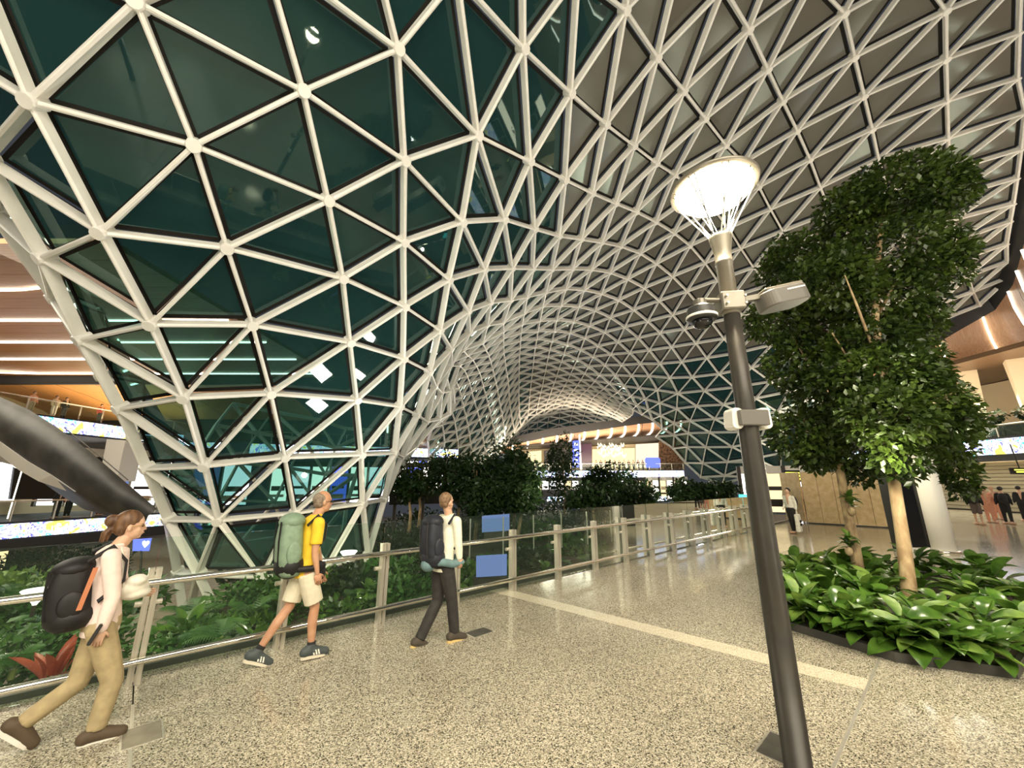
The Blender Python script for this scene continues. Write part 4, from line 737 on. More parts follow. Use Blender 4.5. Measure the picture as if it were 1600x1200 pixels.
# blue sign with a white emblem
sg = empty('garden_sign', at(222, 905, 13), 0, 'blue sign with white heart-like emblem on a post in the left garden', 'sign')
m = MB(); m.prism([at(208, 843, 13), at(235, 841, 13), at(231, 861, 13), at(207, 861, 13)], (0, .05, 0)); m.build('board', M['blue_panel'], sg)
m = MB(); c = at(227, 850, 12.96); s = .012
hp = [(0, -9), (-8, 0), (-9, 5), (-5, 8), (0, 5), (5, 8), (9, 5), (8, 0)]
m.prism([c + Vector((x * s, 0, z * s)) for x, z in hp], (0, .02, 0)); m.build('emblem', M['white_glow'], sg)
m = MB(); m.tube([at(221, 860, 13.02), at(219, 905, 13.02)], .03, 8); m.build('post', M['dark_metal'], sg)

# ================================================================== FAR FACADE
def quad(mb, px, Y, ext=(0, .3, 0)): mb.prism([at(x, y, Y) for x, y in px], ext)
rs = empty('far_restaurant', at(940, 735, 60), 0, 'warmly lit upper level restaurant under the curved wooden soffit at the far end', 'restaurant')
m = MB(); quad(m, [(800, 702), (1070, 686), (1070, 742), (800, 742)], 69); m.build('back_wall', M['cream'], rs)
m = MB(); m.prism([at(790, 700, 61.5), at(1080, 676, 61.5), at(1080, 690, 70), at(790, 705, 70)], (0, 0, .2)); m.build('dark_ceiling', M['dark_wall'], rs)
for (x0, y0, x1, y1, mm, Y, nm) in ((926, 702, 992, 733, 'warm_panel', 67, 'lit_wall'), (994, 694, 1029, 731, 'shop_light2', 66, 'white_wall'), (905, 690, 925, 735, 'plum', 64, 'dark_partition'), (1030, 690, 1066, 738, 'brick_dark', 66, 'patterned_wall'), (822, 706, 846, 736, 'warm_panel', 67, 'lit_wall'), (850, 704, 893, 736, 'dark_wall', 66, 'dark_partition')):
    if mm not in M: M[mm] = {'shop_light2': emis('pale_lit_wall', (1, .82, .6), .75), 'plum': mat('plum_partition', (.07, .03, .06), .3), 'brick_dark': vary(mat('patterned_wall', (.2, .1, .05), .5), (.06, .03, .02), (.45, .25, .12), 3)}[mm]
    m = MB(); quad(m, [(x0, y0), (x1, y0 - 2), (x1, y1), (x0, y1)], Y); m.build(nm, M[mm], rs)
m = MB(); m.box(at(906.5, 712, 61), (.25, .3, 6.5)); m.build('pillar', M['white_paint'], rs)
for x in (942, 957, 966): 
    m = MB(); quad(m, [(x - 3, 700), (x + 3, 700), (x + 3, 704), (x - 3, 704)], 66, (0, .4, 0)); m.build('ceiling_lamp', M['chandelier'], rs)
for k in range(7):
    c = at(936 + 6 * k, 694 + 2 * (k % 3), 63); t = empty('chandelier', c, 0, 'small crystal chandelier hanging in the far restaurant', 'chandelier', 'chandeliers in the far restaurant')
    m = MB()
    for q in range(5): m.ell(c + Vector((.25 * math.cos(q * 1.3), .2 * math.sin(q * 1.3), -.25 * (q % 3))), (.08, .08, .22), 6, 4)
    m.build('crystals', M['chandelier'], t); tag(t.children[0] if t.children else t)
    m = MB(); m.tube([c, c + Vector((0, 0, .9))], .015, 5); m.build('cord', M['dark_metal'], t)
for k in range(8):
    c = at(938 + 5.3 * k, 706 + 2.2 * ((k * 2) % 3), 62.5); t = empty('chandelier', c, 0, 'lower sparkling chandelier in front of the lit far wall', 'chandelier', 'lower chandeliers in the far restaurant')
    m = MB()
    for q in range(6): m.ell(c + Vector((.28 * math.cos(q), .2 * math.sin(q), -.16 * (q % 3))), (.09, .09, .12), 6, 4)
    m.build('crystals', M['chandelier'], t)
    m = MB(); m.tube([c, c + Vector((0, 0, 1.2))], .012, 5); m.build('cord', M['dark_metal'], t)
bs = empty('hanging_banner', at(900, 730, 60.5), 0, 'tall blue and white lit banner left of the far restaurant', 'banner')
m = MB(); quad(m, [(895, 689), (905, 688), (905, 730), (895, 730)], 60.5, (0, .25, 0)); m.build('panel', M['blue_panel'], bs)
for y in (692, 702, 709, 716, 723):
    m = MB(); quad(m, [(897, y), (903, y), (903, y + 4), (897, y + 4)], 60.4, (0, .08, 0)); m.build('white_block', M['white_glow'], bs)
deck('far_balcony', at(806, 736, 60.5), at(1068, 733.5, 59.0), 3.75, 1.6, 9, (0, 1, 0), M['white_band'] if 'white_band' in M else M.setdefault('white_band', led_mat('white_led_band', (1, .96, 1), 1.7, 1.2)), 'far balcony with a glowing white band below its railing', .95, .9)
m = MB(); m.box(at(1020, 723, 59.5), (2.2, .6, 1.5), bev=.2); o = m.build('blue_kiosk', M['blue_panel']); tag(o, 'small rounded blue lit kiosk at the right end of the far restaurant', 'kiosk')
# tables of the restaurant, a few pixels each
for k in range(14):
    c = at(928 + 6.4 * k, 733.2, 61.5)
    t = empty('cafe_table', c, 0, 'dark cafe table at the far balcony edge', 'table', 'tables along the far balcony')
    m = MB(); m.lathe(c, [(.5, .74), (.5, .78)], 10); m.build('tabletop', M['dark_wall'], t)
    m = MB(); m.lathe(c, [(.25, 0), (.04, .05), (.04, .74)], 8); m.build('pedestal', M['dark_metal'], t)
# ground floor shops under it
shopfront('shop_front', at(812, 760, 64), at(905, 760, 63), -.3, 2.9, 'bright shop row under the far balcony, left of its middle', [M['white_glow'], M['shop_light'], M['warm_panel'], M['shop_light']], 8)
shopfront('shop_front', at(906, 760, 63), at(1006, 760, 62), -.3, 2.9, 'bright shop row under the far balcony behind the dark shrubs', [M['shop_light'], M['warm_panel'], M['white_glow']], 8)
shopfront('shop_front', at(1008, 760, 57), at(1075, 760, 56), -.3, 2.7, 'pale glazed shop at the right end under the far balcony', [M['warm_panel'], M['shop_light']], 6, sign=M['white_paint'])
for (x0, x1, y, Y, lab) in ((855, 892, 780, 55, 'glowing white band low behind the tall thin tree'), (1003, 1042, 780, 50, 'glowing violet white band low in front of the far right shop'), (925, 972, 781, 52, 'glowing white band low behind the dark shrubs')):
    m = MB(); quad(m, [(x0, y - 3.5), (x1, y - 4), (x1, y + 2.5), (x0, y + 3.5)], Y); o = m.build('display_band', M['white_band']); tag(o, lab, 'display')
m = MB(); quad(m, [(800, 766), (1080, 765), (1080, 776), (800, 776)], 57, (0, 6, 0)); o = m.build('far_terrace_slab', M['charcoal']); tag(o, kind='structure')
# far left opening between the funnels
shopfront('shop_front', at(610, 760, 66), at(735, 760, 66), -.3, 6.5, 'blazing white hall front seen between the near funnel and the middle one', [M['white_glow'], M['shop_light'], M['white_glow'], M['blue_panel'], M['shop_light']], 9)
ol = empty('slatted_ceiling', at(670, 690, 62), 0, 'pale ceiling with thin orange slats in the far left opening', 'ceiling')
M['orange_slat'] = mat('orange_slat', (.55, .25, .12), .5)
m = MB(); m.prism([at(600, 685, 58), at(735, 690, 58), at(735, 712, 66), at(600, 712, 66)], (0, 0, .15)); m.build('ceiling_board', M['white_paint'], ol)
for k in range(9):
    a, b = at(605, 686 + k * 2.6, 58 + k * .9), at(732, 692 + k * 2.2, 58 + k * .9)
    m = MB(); m.tube([a - Vector((0, 0, .15)), b - Vector((0, 0, .15))], .1, 4); m.build('slat', M['orange_slat'], ol)
FL = [at(600, 652, 52), at(640, 664, 53), at(680, 682, 54), at(712, 704, 55)]
sweep_soffit('trim_5', FL, lambda t: 9.0 - 3.2 * t, 4.5, 4, 1, M['wood_soffit'], -1, .2, fascia=.3, srad=.1)

# ================================================================== RIGHT SIDE
hb = empty('hoarding', gz(1330, 822), 0, 'tan patterned hoarding wall standing behind the two tree trunks', 'hoarding')
A, B_ = gz(1263, 818), gz(1400, 826); dd = (B_ - A)
nb = 5
for i in range(nb):
    a, b = A.lerp(B_, i / nb), A.lerp(B_, (i + 1) / nb); e = dd.normalized() * .01
    m = MB(); m.prism([a + e + Vector((0, 0, .06)), b - e + Vector((0, 0, .06)), b - e + Vector((0, 0, 2.45)), a + e + Vector((0, 0, 2.45))], (.05, .1, 0)); m.build('board', M['hoarding'], hb)
m = MB(); m.prism([A, B_, B_ + Vector((.1, .2, 0)), A + Vector((.1, .2, 0))], (0, 0, .05)); m.build('base_rail', M['dark_metal'], hb)
m = MB(); m.prism([A + Vector((.1, .2, .06)), A + Vector((.1, 1.6, .06)), A + Vector((.1, 1.6, 2.45)), A + Vector((.1, .2, 2.45))], (-.06, 0, 0)); m.build('side_board', M['hoarding'], hb)
# display totem
tt = empty('display_totem', gz(1455, 866), 0, 'white rounded totem with a big black screen right of the tree', 'display')
bl, br_ = gz(1424, 862), gz(1474, 862); brr = gz(1508, 868)
H = 3.25; Zv = Vector((0, 0, 1)); dn = (br_ - bl).normalized(); nn = Vector((dn.y, -dn.x, 0))
if nn.dot(CAM - bl) < 0: nn = -nn
m = MB(); m.prism([bl, br_, br_ + Zv * H, bl + Zv * H], -nn * .55); m.build('body', M['white_paint'], tt)
m = MB(); m.prism([bl + dn * .05 + nn * .01 + Zv * .12, br_ - dn * .08 + nn * .01 + Zv * .12, br_ - dn * .08 + nn * .01 + Zv * (H - .15), bl + dn * .05 + nn * .01 + Zv * (H - .15)], nn * .02); m.build('screen', M['black'], tt)
m = MB(); m.prism([bl - dn * .02, bl, bl + Zv * H, bl - dn * .02 + Zv * H], -nn * .55); m.build('dark_side', M['charcoal'], tt)
m = MB(); m.lathe(br_.lerp(brr, .45) - nn * .3, [(.34, 0), (.34, H)], 32); m.build('round_shaft', M['white_paint'], tt, smooth=True)
m = MB(); m.lathe(br_.lerp(brr, .45) - nn * .3, [(.44, 0), (.44, .05), (.36, .06)], 32); m.build('steel_foot', M['steel_bright'], tt, smooth=True)
# upper level on the right
deck('right_balcony', (30.7, 15, 0), (31.6, 45, 0), 4.75, 1.5, 6, (1, 0, 0), M['led_band'], 'upper level at the right with a colourful screen band and a dark planter on top', .95, .75)
pl = empty('balcony_planter', (31.3, 27, 4.75), 0, 'long dark planter of shrubs along the right upper level', 'planter')
for k in range(12):
    m = MB(); m.box((31.25 + .03 * k, 16.3 + 2.4 * k, 5.1), (.5, 2.34, .7)); m.build('trough', M['dark_metal'], pl)
for k, y in enumerate((22.6, 25.2, 28.3, 31.3, 34.5, 38)):
    t = empty('upper_column', (34, y, 4.75), 0, 'cream flared column standing on the right upper level', 'column', 'cream columns on the right upper level')
    m = MB(); m.lathe((34, y, 0), [(.62, 4.75), (.58, 6.5), (.78, 9.95)], 4); m.build('shaft', M['cream'], t)
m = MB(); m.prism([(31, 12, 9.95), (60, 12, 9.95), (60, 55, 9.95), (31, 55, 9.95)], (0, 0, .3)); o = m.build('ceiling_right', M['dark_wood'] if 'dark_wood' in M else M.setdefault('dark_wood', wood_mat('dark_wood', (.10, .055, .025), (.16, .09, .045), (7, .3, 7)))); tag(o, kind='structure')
m = MB(); m.box((40, 30, 7.3), (.4, 50, 5.2)); o = m.build('wall_right_upper', M['cream']); tag(o, kind='structure')
wr = empty('wall_right', (33.5, 30, 0), kind='structure')
M['shutter'] = mat('cream_shutter_slat', (.62, .56, .40), .4)
for k in range(13):
    m = MB(); m.box((33.5, 29, .17 + .25 * k), (.10, 34, .225), bev=.02); m.build('shutter_slat', M['shutter'], wr)
m = MB(); m.box((33.7, 29, 1.7), (.1, 34, 3.4)); m.build('backing', M['dark_wall'], wr)
for y in (22.5, 26, 29.5, 33):
    lamp('SPOT', (32.4, y, 3.1), 120, (1, .9, .68), .1, (0, R(25), 0), R(95), name='shutter_fill')  # spots added to brighten the shutter wall
m = MB(); m.prism([(30.9, 12, 3.2), (34, 12, 3.2), (34, 46, 3.2), (30.9, 46, 3.2)], (0, 0, .05)); o = m.build('ceiling_lower_right', M['cream']); tag(o, kind='structure')
hs = empty('hanging_sign', (29.6, 23.0, 2.6), 0, 'black hanging sign with yellow lettering at the right edge', 'sign')
c = at(1594, 736, 21)
m = MB(); m.box(c, (1.0, .1, .32)); m.build('board', M['black'], hs)
for dz, w in ((.06, .7), (-.05, .55)):
    m = MB(); m.box(c + Vector((0, -.055, dz)), (w, .01, .06)); m.build('lettering', M['yellow_text'], hs)
m = MB(); m.tube([c + Vector((0, 0, .15)), c + Vector((-.1, 0, 1.4))], .03, 6); m.build('rod', M['dark_metal'], hs)
# end of the walkway
shopfront('shop_front', (15.2, 27, 0), (22.5, 24.5, 0), 0, 3.0, 'white lit shop entrance beyond the end of the railing', [M['shop_light'], M['warm_panel'], M['white_glow'], M['white_paint']], 6, sign=M['white_paint'])
db = empty('departure_board', at(1238, 744, 22), 0, 'small dark board with yellow rows of lettering beyond the railing end', 'sign')
c = at(1238, 744, 22); m = MB(); m.box(c, (.85, .08, .62)); m.build('board', M['black'], db)
for k in range(3):
    m = MB(); m.box(c + Vector((0, -.05, .17 - .16 * k)), (.75, .02, .09)); m.build('lettering_row', M['yellow_text'], db)
m = MB(); m.tube([c + Vector((0, 0, -.3)), Vector((c.x, c.y, 0))], .05, 8); m.build('post', M['steel'], db)
m = MB(); m.box(at(1164, 781, 20), (.5, .1, .5)); o = m.build('cyan_sign', M['cyan_glow']); tag(o, 'small cyan lit sign at the foot of the right funnel', 'sign')

# ================================================================== PLANTS
def leaf_cloud(name, blobs, size, m, parent, seed=1, shell=.55, droop=.35, aspect=.60):
    """thousands of small folded leaves filling ellipsoidal clumps: blobs = [(centre, (rx, ry, rz), count)]"""
    r = np.random.default_rng(seed); Vs = []; Fs = []; o = 0
    inv = np.array(world_of(parent).inverted()) if parent is not None else np.eye(4)
    for c, rad, n in blobs:
        d = r.normal(size=(n, 3)); d /= np.linalg.norm(d, axis=1)[:, None]
        rr = shell + (1 - shell) * r.random(n) ** .6
        sub = r.normal(size=(max(4, n // 60), 3)); sub /= np.linalg.norm(sub, axis=1)[:, None]
        near = (d @ sub.T).max(1); rr *= .62 + .48 * np.clip((near - .66) / .3, 0, 1)   # lumpy outline
        p = np.array(c) + d * rr[:, None] * np.array(rad)
        ax = d * np.array([1, 1, .4]) + r.normal(size=(n, 3)) * .8; ax[:, 2] -= droop
        ax /= np.linalg.norm(ax, axis=1)[:, None]
        up = r.normal(size=(n, 3)) * .5 + np.array([0, 0, 1.0]); sd = np.cross(ax, up); sd /= np.linalg.norm(sd, axis=1)[:, None]
        nn_ = np.cross(sd, ax); L = size * (.7 + .6 * r.random(n))[:, None]
        W = L * aspect
        a = p; b = p + ax * L * .45 + sd * W * .5 + nn_ * L * .06; c2 = p + ax * L - nn_ * L * .05; d2 = p + ax * L * .45 - sd * W * .5 + nn_ * L * .06
        V = np.stack([a, b, c2, d2], 1).reshape(-1, 3); Vs.append(V)
        i = np.arange(n) * 4 + o; Fs.append(np.stack([i, i + 1, i + 2, i, i + 2, i + 3], 1).reshape(-1, 3)); o += 4 * n
    V = np.concatenate(Vs); F = np.concatenate(Fs)
    V = V @ inv[:3, :3].T + inv[:3, 3]
    me = bpy.data.meshes.new(name); me.vertices.add(len(V)); me.vertices.foreach_set('co', V.astype(np.float32).ravel())
    me.loops.add(F.size); me.loops.foreach_set('vertex_index', F.astype(np.int32).ravel())
    me.polygons.add(len(F)); me.polygons.foreach_set('loop_start', np.arange(0, F.size, 3, dtype=np.int32)); me.polygons.foreach_set('loop_total', np.full(len(F), 3, dtype=np.int32))
    me.materials.append(m); me.update(calc_edges=True); me.validate()
    ob = bpy.data.objects.new(name, me); C.objects.link(ob)
    if parent is not None: ob.parent = parent
    ob['kind'] = 'stuff'
    return ob

def leaf_mesh(L, W, fold=.18, curl=.35, k=5):
    """a broad pointed leaf with a folded midrib, along +x, drooping"""
    V = []; F = []
    for i in range(k + 1):
        t = i / k; w = W * math.sin(PI * min(1, t * .93 + .07)) ** .8 * (1 if t < .98 else .05); x = L * t; z = L * (.25 * t - curl * t * t)
        V += [(x, -w / 2, z + fold * w), (x, 0, z), (x, w / 2, z + fold * w)]
    for i in range(k):
        a = 3 * i; F += [(a, a + 3, a + 4, a + 1), (a + 1, a + 4, a + 5, a + 2)]
    return V, F
LEAFMESH = {}
def leaf_obj(parent, loc, az, el, L, key, roll=0):
    me = LEAFMESH[key]
    o = bpy.data.objects.new('leaf', me); C.objects.link(o); o.parent = parent
    o.location = loc; o.rotation_euler = (roll, -el, az); o.scale = (L, L, L)
    return o
for key, (w, c_, mm) in {'broad': (.50, .38, 'leaf_broad'), 'broad2': (.56, .5, 'leaf_broad'), 'lit': (.46, .4, 'leaf_lit'), 'red': (.3, .3, 'leaf_red')}.items():
    V, F = leaf_mesh(1, w, curl=c_); me = bpy.data.meshes.new('leaf'); me.from_pydata(V, [], F); me.materials.append(M[mm]); me.polygons.foreach_set('use_smooth', [True] * len(F)); LEAFMESH[key] = me
def broad_plant(name, loc, n, L, label, keys, group=None, cat='plant', el=(.2, 1.2), up=.0):
    t = empty(name, loc, 0, label, cat, group)
    for i in range(n):
        a = 2 * PI * (i * .618) + random.uniform(-.3, .3); e = random.uniform(*el)
        h = up * random.random(); r0 = .04 + .1 * random.random()
        leaf_obj(t, (r0 * math.cos(a), r0 * math.sin(a), .05 + h), a, e, L * random.uniform(.7, 1.15), random.choice(keys), random.uniform(-.4, .4))
    m = MB(); c = Vector(loc)
    for i in range(3): m.tube([c, c + Vector((random.uniform(-.06, .06), random.uniform(-.06, .06), .05 + up * .5))], .012, 5)
    m.build('stem', M['stem'], t)
    return t

# ---- planter with the two trees
PC = [gz(1236, 985), gz(1400, 1035), gz(1592, 1062), gz(1640, 985, 0), gz(1560, 912), gz(1400, 896), gz(1240, 902)]
pt = empty('tree_planter', tuple(gz(1400, 960)), 0, 'low dark edged planter bed under the two indoor trees', 'planter')
ctr = sum(PC, Vector()) / len(PC)
m = MB()
for i in range(len(PC)):
    a, b = PC[i], PC[(i + 1) % len(PC)]; ai, bi = a.lerp(ctr, .035), b.lerp(ctr, .035)
    m = MB(); m.prism([a, b, bi, ai], (0, 0, .10)); m.build('kerb', M['kerb'], pt)
m = MB(); m.prism([p.lerp(ctr, .03) for p in PC], (0, 0, .07)); m.build('soil', M['soil'], pt)
def inpoly(p, P):
    c = False; n = len(P)
    for i in range(n):
        a, b = P[i], P[(i + 1) % n]
        if (a.y > p.y) != (b.y > p.y) and p.x < (b.x - a.x) * (p.y - a.y) / (b.y - a.y) + a.x: c = not c
    return c
trunks_at = [gz(1345, 912, .1), gz(1425, 955, .1)]
cand = []
xs = [p.x for p in PC]; ysx = [p.y for p in PC]
tries = 0
while len(cand) < 46 and tries < 9000:
    tries += 1
    p = Vector((random.uniform(min(xs), max(xs)), random.uniform(min(ysx), max(ysx)), .1))
    q = ctr + (p - ctr) * 1.02; q.z = 0
    if inpoly(q, PC) and all((p - c).length > .33 for c in cand) and all((p - Vector((t.x, t.y, .1))).length > .28 for t in trunks_at): cand.append(p)
cand.sort(key=lambda p: p.y)
for i, p in enumerate(cand):
    where = 'front' if i < len(cand) / 3 else ('middle' if i < 2 * len(cand) / 3 else 'back')
    side = 'left' if p.x < ctr.x - .3 else ('right' if p.x > ctr.x + .3 else 'centre')
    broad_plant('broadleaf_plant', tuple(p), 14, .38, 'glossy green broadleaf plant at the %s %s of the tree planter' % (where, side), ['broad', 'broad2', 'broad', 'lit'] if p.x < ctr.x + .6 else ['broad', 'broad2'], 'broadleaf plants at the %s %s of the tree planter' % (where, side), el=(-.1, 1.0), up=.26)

edge = []
for a, b, n_ in ((PC[0], PC[1], 6), (PC[1], PC[2], 6), (PC[2], PC[3], 3), (PC[5], PC[6], 4), (PC[6], PC[0], 3)):
    for i in range(n_): edge.append(a.lerp(b, (i + .5) / n_).lerp(ctr, .10))
for i, p in enumerate(edge):
    lab = ('front kerb left of the right trunk' if i < 6 else ('front kerb right of the right trunk' if i < 12 else ('right end' if i < 15 else ('back edge' if i < 19 else 'left end'))))
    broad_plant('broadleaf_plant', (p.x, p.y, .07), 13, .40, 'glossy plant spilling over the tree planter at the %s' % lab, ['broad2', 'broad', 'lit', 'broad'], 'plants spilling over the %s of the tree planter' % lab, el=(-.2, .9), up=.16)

def tree(name, loc, trunk, branches, blobs, leaf, lm, bm, label, n_b=1.0, seed=3, r0=.075):
    t = empty(name, loc, 0, label, 'tree')
    m = MB(); k = len(trunk); m.tube(trunk, [r0 * (1 - .6 * i / (k - 1)) for i in range(k)], 10); m.build('trunk', bm, t, smooth=True)
    for b in branches:
        m = MB(); m.tube(b, [r0 * .30 * (1 - .7 * i / (len(b) - 1)) for i in range(len(b))], 7); m.build('branch', M['bark'], t, smooth=True)
    leaf_cloud('foliage', blobs, leaf, lm, t, seed)
    return t
def blob(px, py, rx, ry, Y, n, dy=.0):
    n = int(n * 1.35)
    c = at(px, py, Y + dy); s = Y / FOC * 1.02 * (1 + .1 * abs(px - 800) / 800)
    return (tuple(c), (rx * s, rx * s * .8, ry * s), n)
Y1, Y2 = 8.1, 6.65
# right tree (in front)
T2 = [gz(1425, 958, .1), at(1412, 850, Y2), at(1398, 760, Y2), at(1383, 680, Y2 + .05), at(1377, 590, Y2 + .1), at(1368, 500, Y2 + .2), at(1372, 400, Y2 + .3), at(1380, 330, Y2 + .3)]
B2 = [[at(1383, 680, Y2), at(1420, 640, Y2 - .2), at(1460, 600, Y2 - .3)], [at(1377, 590, Y2), at(1400, 560, Y2 + .3), at(1440, 530, Y2 + .5)], [at(1383, 680, Y2), at(1350, 620, Y2 + .1), at(1325, 560, Y2 + .2), at(1300, 520, Y2 + .2)], [at(1368, 500, Y2 + .2), at(1405, 430, Y2 + .3), at(1440, 380, Y2 + .3)], [at(1370, 560, Y2), at(1340, 480, Y2 - .2), at(1320, 430, Y2 - .3)]]
bl2 = [blob(1405, 305, 92, 52, Y2, 3200, .3), blob(1330, 330, 55, 45, Y2, 1100, .5), blob(1465, 300, 50, 45, Y2, 1100, .1), blob(1395, 400, 95, 55, Y2, 2600, .4), blob(1470, 410, 48, 40, Y2, 900), blob(1300, 440, 70, 50, Y2, 1700, .3),
       blob(1380, 480, 80, 50, Y2, 2000, .5), blob(1430, 500, 40, 45, Y2, 700, .4), blob(1380, 590, 70, 45, Y2, 2000), blob(1440, 640, 55, 55, Y2, 2000, -.2), blob(1385, 650, 55, 42, Y2, 1500, -.4), blob(1405, 705, 34, 38, Y2, 700, -.3), blob(1480, 680, 30, 40, Y2, 500, .1), blob(1315, 600, 45, 45, Y2, 1100, .4), blob(1495, 735, 24, 40, Y2, 600, .6), blob(1500, 660, 34, 28, Y2, 600, .6), blob(1360, 540, 60, 40, Y2, 1200, .3), blob(1440, 570, 40, 40, Y2, 800, .2)]
tree('indoor_tree', tuple(T2[0]), T2, B2, bl2, .115, M['leaf_tree'], M['bark_pale'], 'tall indoor tree with a pale trunk, right one of the two in the planter', seed=5, r0=.10)
T1 = [gz(1345, 913, .1), at(1335, 850, Y1), at(1322, 790, Y1), at(1310, 720, Y1), at(1308, 640, Y1), at(1295, 560, Y1), at(1285, 480, Y1)]
B1 = [[at(1310, 720, Y1), at(1285, 690, Y1), at(1258, 660, Y1)], [at(1308, 640, Y1), at(1270, 580, Y1 - .2), at(1235, 520, Y1 - .3)], [at(1308, 640, Y1), at(1335, 590, Y1), at(1345, 530, Y1)], [at(1295, 560, Y1), at(1260, 480, Y1), at(1230, 440, Y1)]]
bl1 = [blob(1250, 400, 50, 35, Y1, 1000, -.3), blob(1225, 440, 38, 55, Y1, 1000), blob(1290, 420, 55, 50, Y1, 1200), blob(1225, 500, 50, 42, Y1, 1400, -.2), blob(1285, 520, 60, 50, Y1, 1500), blob(1240, 570, 42, 35, Y1, 900, -.1), blob(1290, 610, 55, 45, Y1, 1200), blob(1262, 680, 48, 38, Y1, 1400, -.2), blob(1310, 690, 50, 40, Y1, 1200, .1), blob(1345, 650, 40, 45, Y1, 800, .3), blob(1345, 735, 26, 22, Y1, 350), blob(1270, 715, 30, 18, Y1, 400)]
tree('indoor_tree', tuple(T1[0]), T1, B1, bl1, .12, M['leaf_tree'], M['bark'], 'tall indoor tree with a speckled trunk, left one of the two in the planter', seed=6, r0=.10)
# orchid clumps tied to the left trunk
for (x, y, lab) in ((1330, 795, 'leafy orchid in a brown ball tied high on the left trunk'), (1326, 858, 'leafy orchid tied low on the left trunk')):
    c = at(x, y, Y1 - .12)
    t = empty('trunk_orchid', tuple(c), 0, lab, 'orchid')
    for i in range(20):
        a = 2 * PI * i * .38; leaf_obj(t, (0, -.02, .02 + .012 * i), a, random.uniform(-.4, 1.3), random.uniform(.14, .25), 'lit' if i % 2 else 'broad')
    m = MB(); m.ell(c + Vector((0, 0, -.04)), (.07, .06, .09), 10, 6); m.build('root_ball', M['bark'], t, smooth=True)

# ---- garden trees in the middle distance
def garden_tree(px, top, base, rx, Y, label, lm='leaf_dark', n=1500, parts=4, trunkpx=None, leaf=.22, seed=1, fr=.78):
    r = random.Random(seed); tx = trunkpx or px
    g = at(tx, base, Y); tpt = at(px, top + (base - top) * .25, Y)
    g = Vector((g.x, g.y, min(g.z, -.7)))
    t = [g, g.lerp(tpt, .4) + Vector((.1, 0, 0)), g.lerp(tpt, .75), tpt]
    ch = (base - top) * fr / 2; cy = top + ch
    bl = []
    for i in range(parts):
        a = 2 * PI * i / parts + r.random(); q = .5 if i else 0
        bl.append(blob(px + rx * q * math.cos(a), cy + ch * q * math.sin(a) * .8, rx * r.uniform(.5, .7), ch * r.uniform(.5, .75), Y, n // parts, r.uniform(-.6, .6)))
    br_ = [[t[2], t[2].lerp(Vector(b[0]), .6) + Vector((0, 0, .1)), Vector(b[0])] for b in bl]
    tree('garden_tree', tuple(g), t, br_, bl, leaf, M[lm], M['bark'], label, seed=seed, r0=.09)
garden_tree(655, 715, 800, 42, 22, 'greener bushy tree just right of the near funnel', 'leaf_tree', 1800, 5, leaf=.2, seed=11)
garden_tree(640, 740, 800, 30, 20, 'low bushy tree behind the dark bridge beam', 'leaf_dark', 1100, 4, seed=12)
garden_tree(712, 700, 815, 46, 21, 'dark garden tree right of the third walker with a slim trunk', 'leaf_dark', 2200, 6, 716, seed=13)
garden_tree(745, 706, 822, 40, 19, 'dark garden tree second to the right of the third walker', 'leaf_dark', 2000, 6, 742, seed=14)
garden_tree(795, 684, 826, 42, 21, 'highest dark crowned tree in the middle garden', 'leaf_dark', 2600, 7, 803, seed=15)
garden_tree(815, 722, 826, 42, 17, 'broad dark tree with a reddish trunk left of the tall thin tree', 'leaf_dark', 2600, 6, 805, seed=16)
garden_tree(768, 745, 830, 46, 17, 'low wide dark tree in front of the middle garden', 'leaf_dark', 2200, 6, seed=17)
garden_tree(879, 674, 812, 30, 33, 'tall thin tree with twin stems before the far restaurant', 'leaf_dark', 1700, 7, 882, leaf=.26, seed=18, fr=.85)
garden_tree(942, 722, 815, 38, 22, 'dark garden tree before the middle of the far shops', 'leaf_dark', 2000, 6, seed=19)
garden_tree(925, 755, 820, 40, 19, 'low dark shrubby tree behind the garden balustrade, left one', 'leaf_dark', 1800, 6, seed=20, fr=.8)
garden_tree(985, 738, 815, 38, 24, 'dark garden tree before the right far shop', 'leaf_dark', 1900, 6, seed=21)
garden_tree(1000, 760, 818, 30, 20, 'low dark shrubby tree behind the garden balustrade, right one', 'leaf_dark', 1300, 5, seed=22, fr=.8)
garden_tree(1075, 748, 800, 34, 24, 'flat topped dark tree under the right funnel, left half', 'leaf_dark', 1700, 6, seed=23, fr=.75)
garden_tree(1122, 752, 796, 34, 24, 'flat topped dark tree under the right funnel, right half', 'leaf_dark', 1700, 6, seed=24, fr=.75)
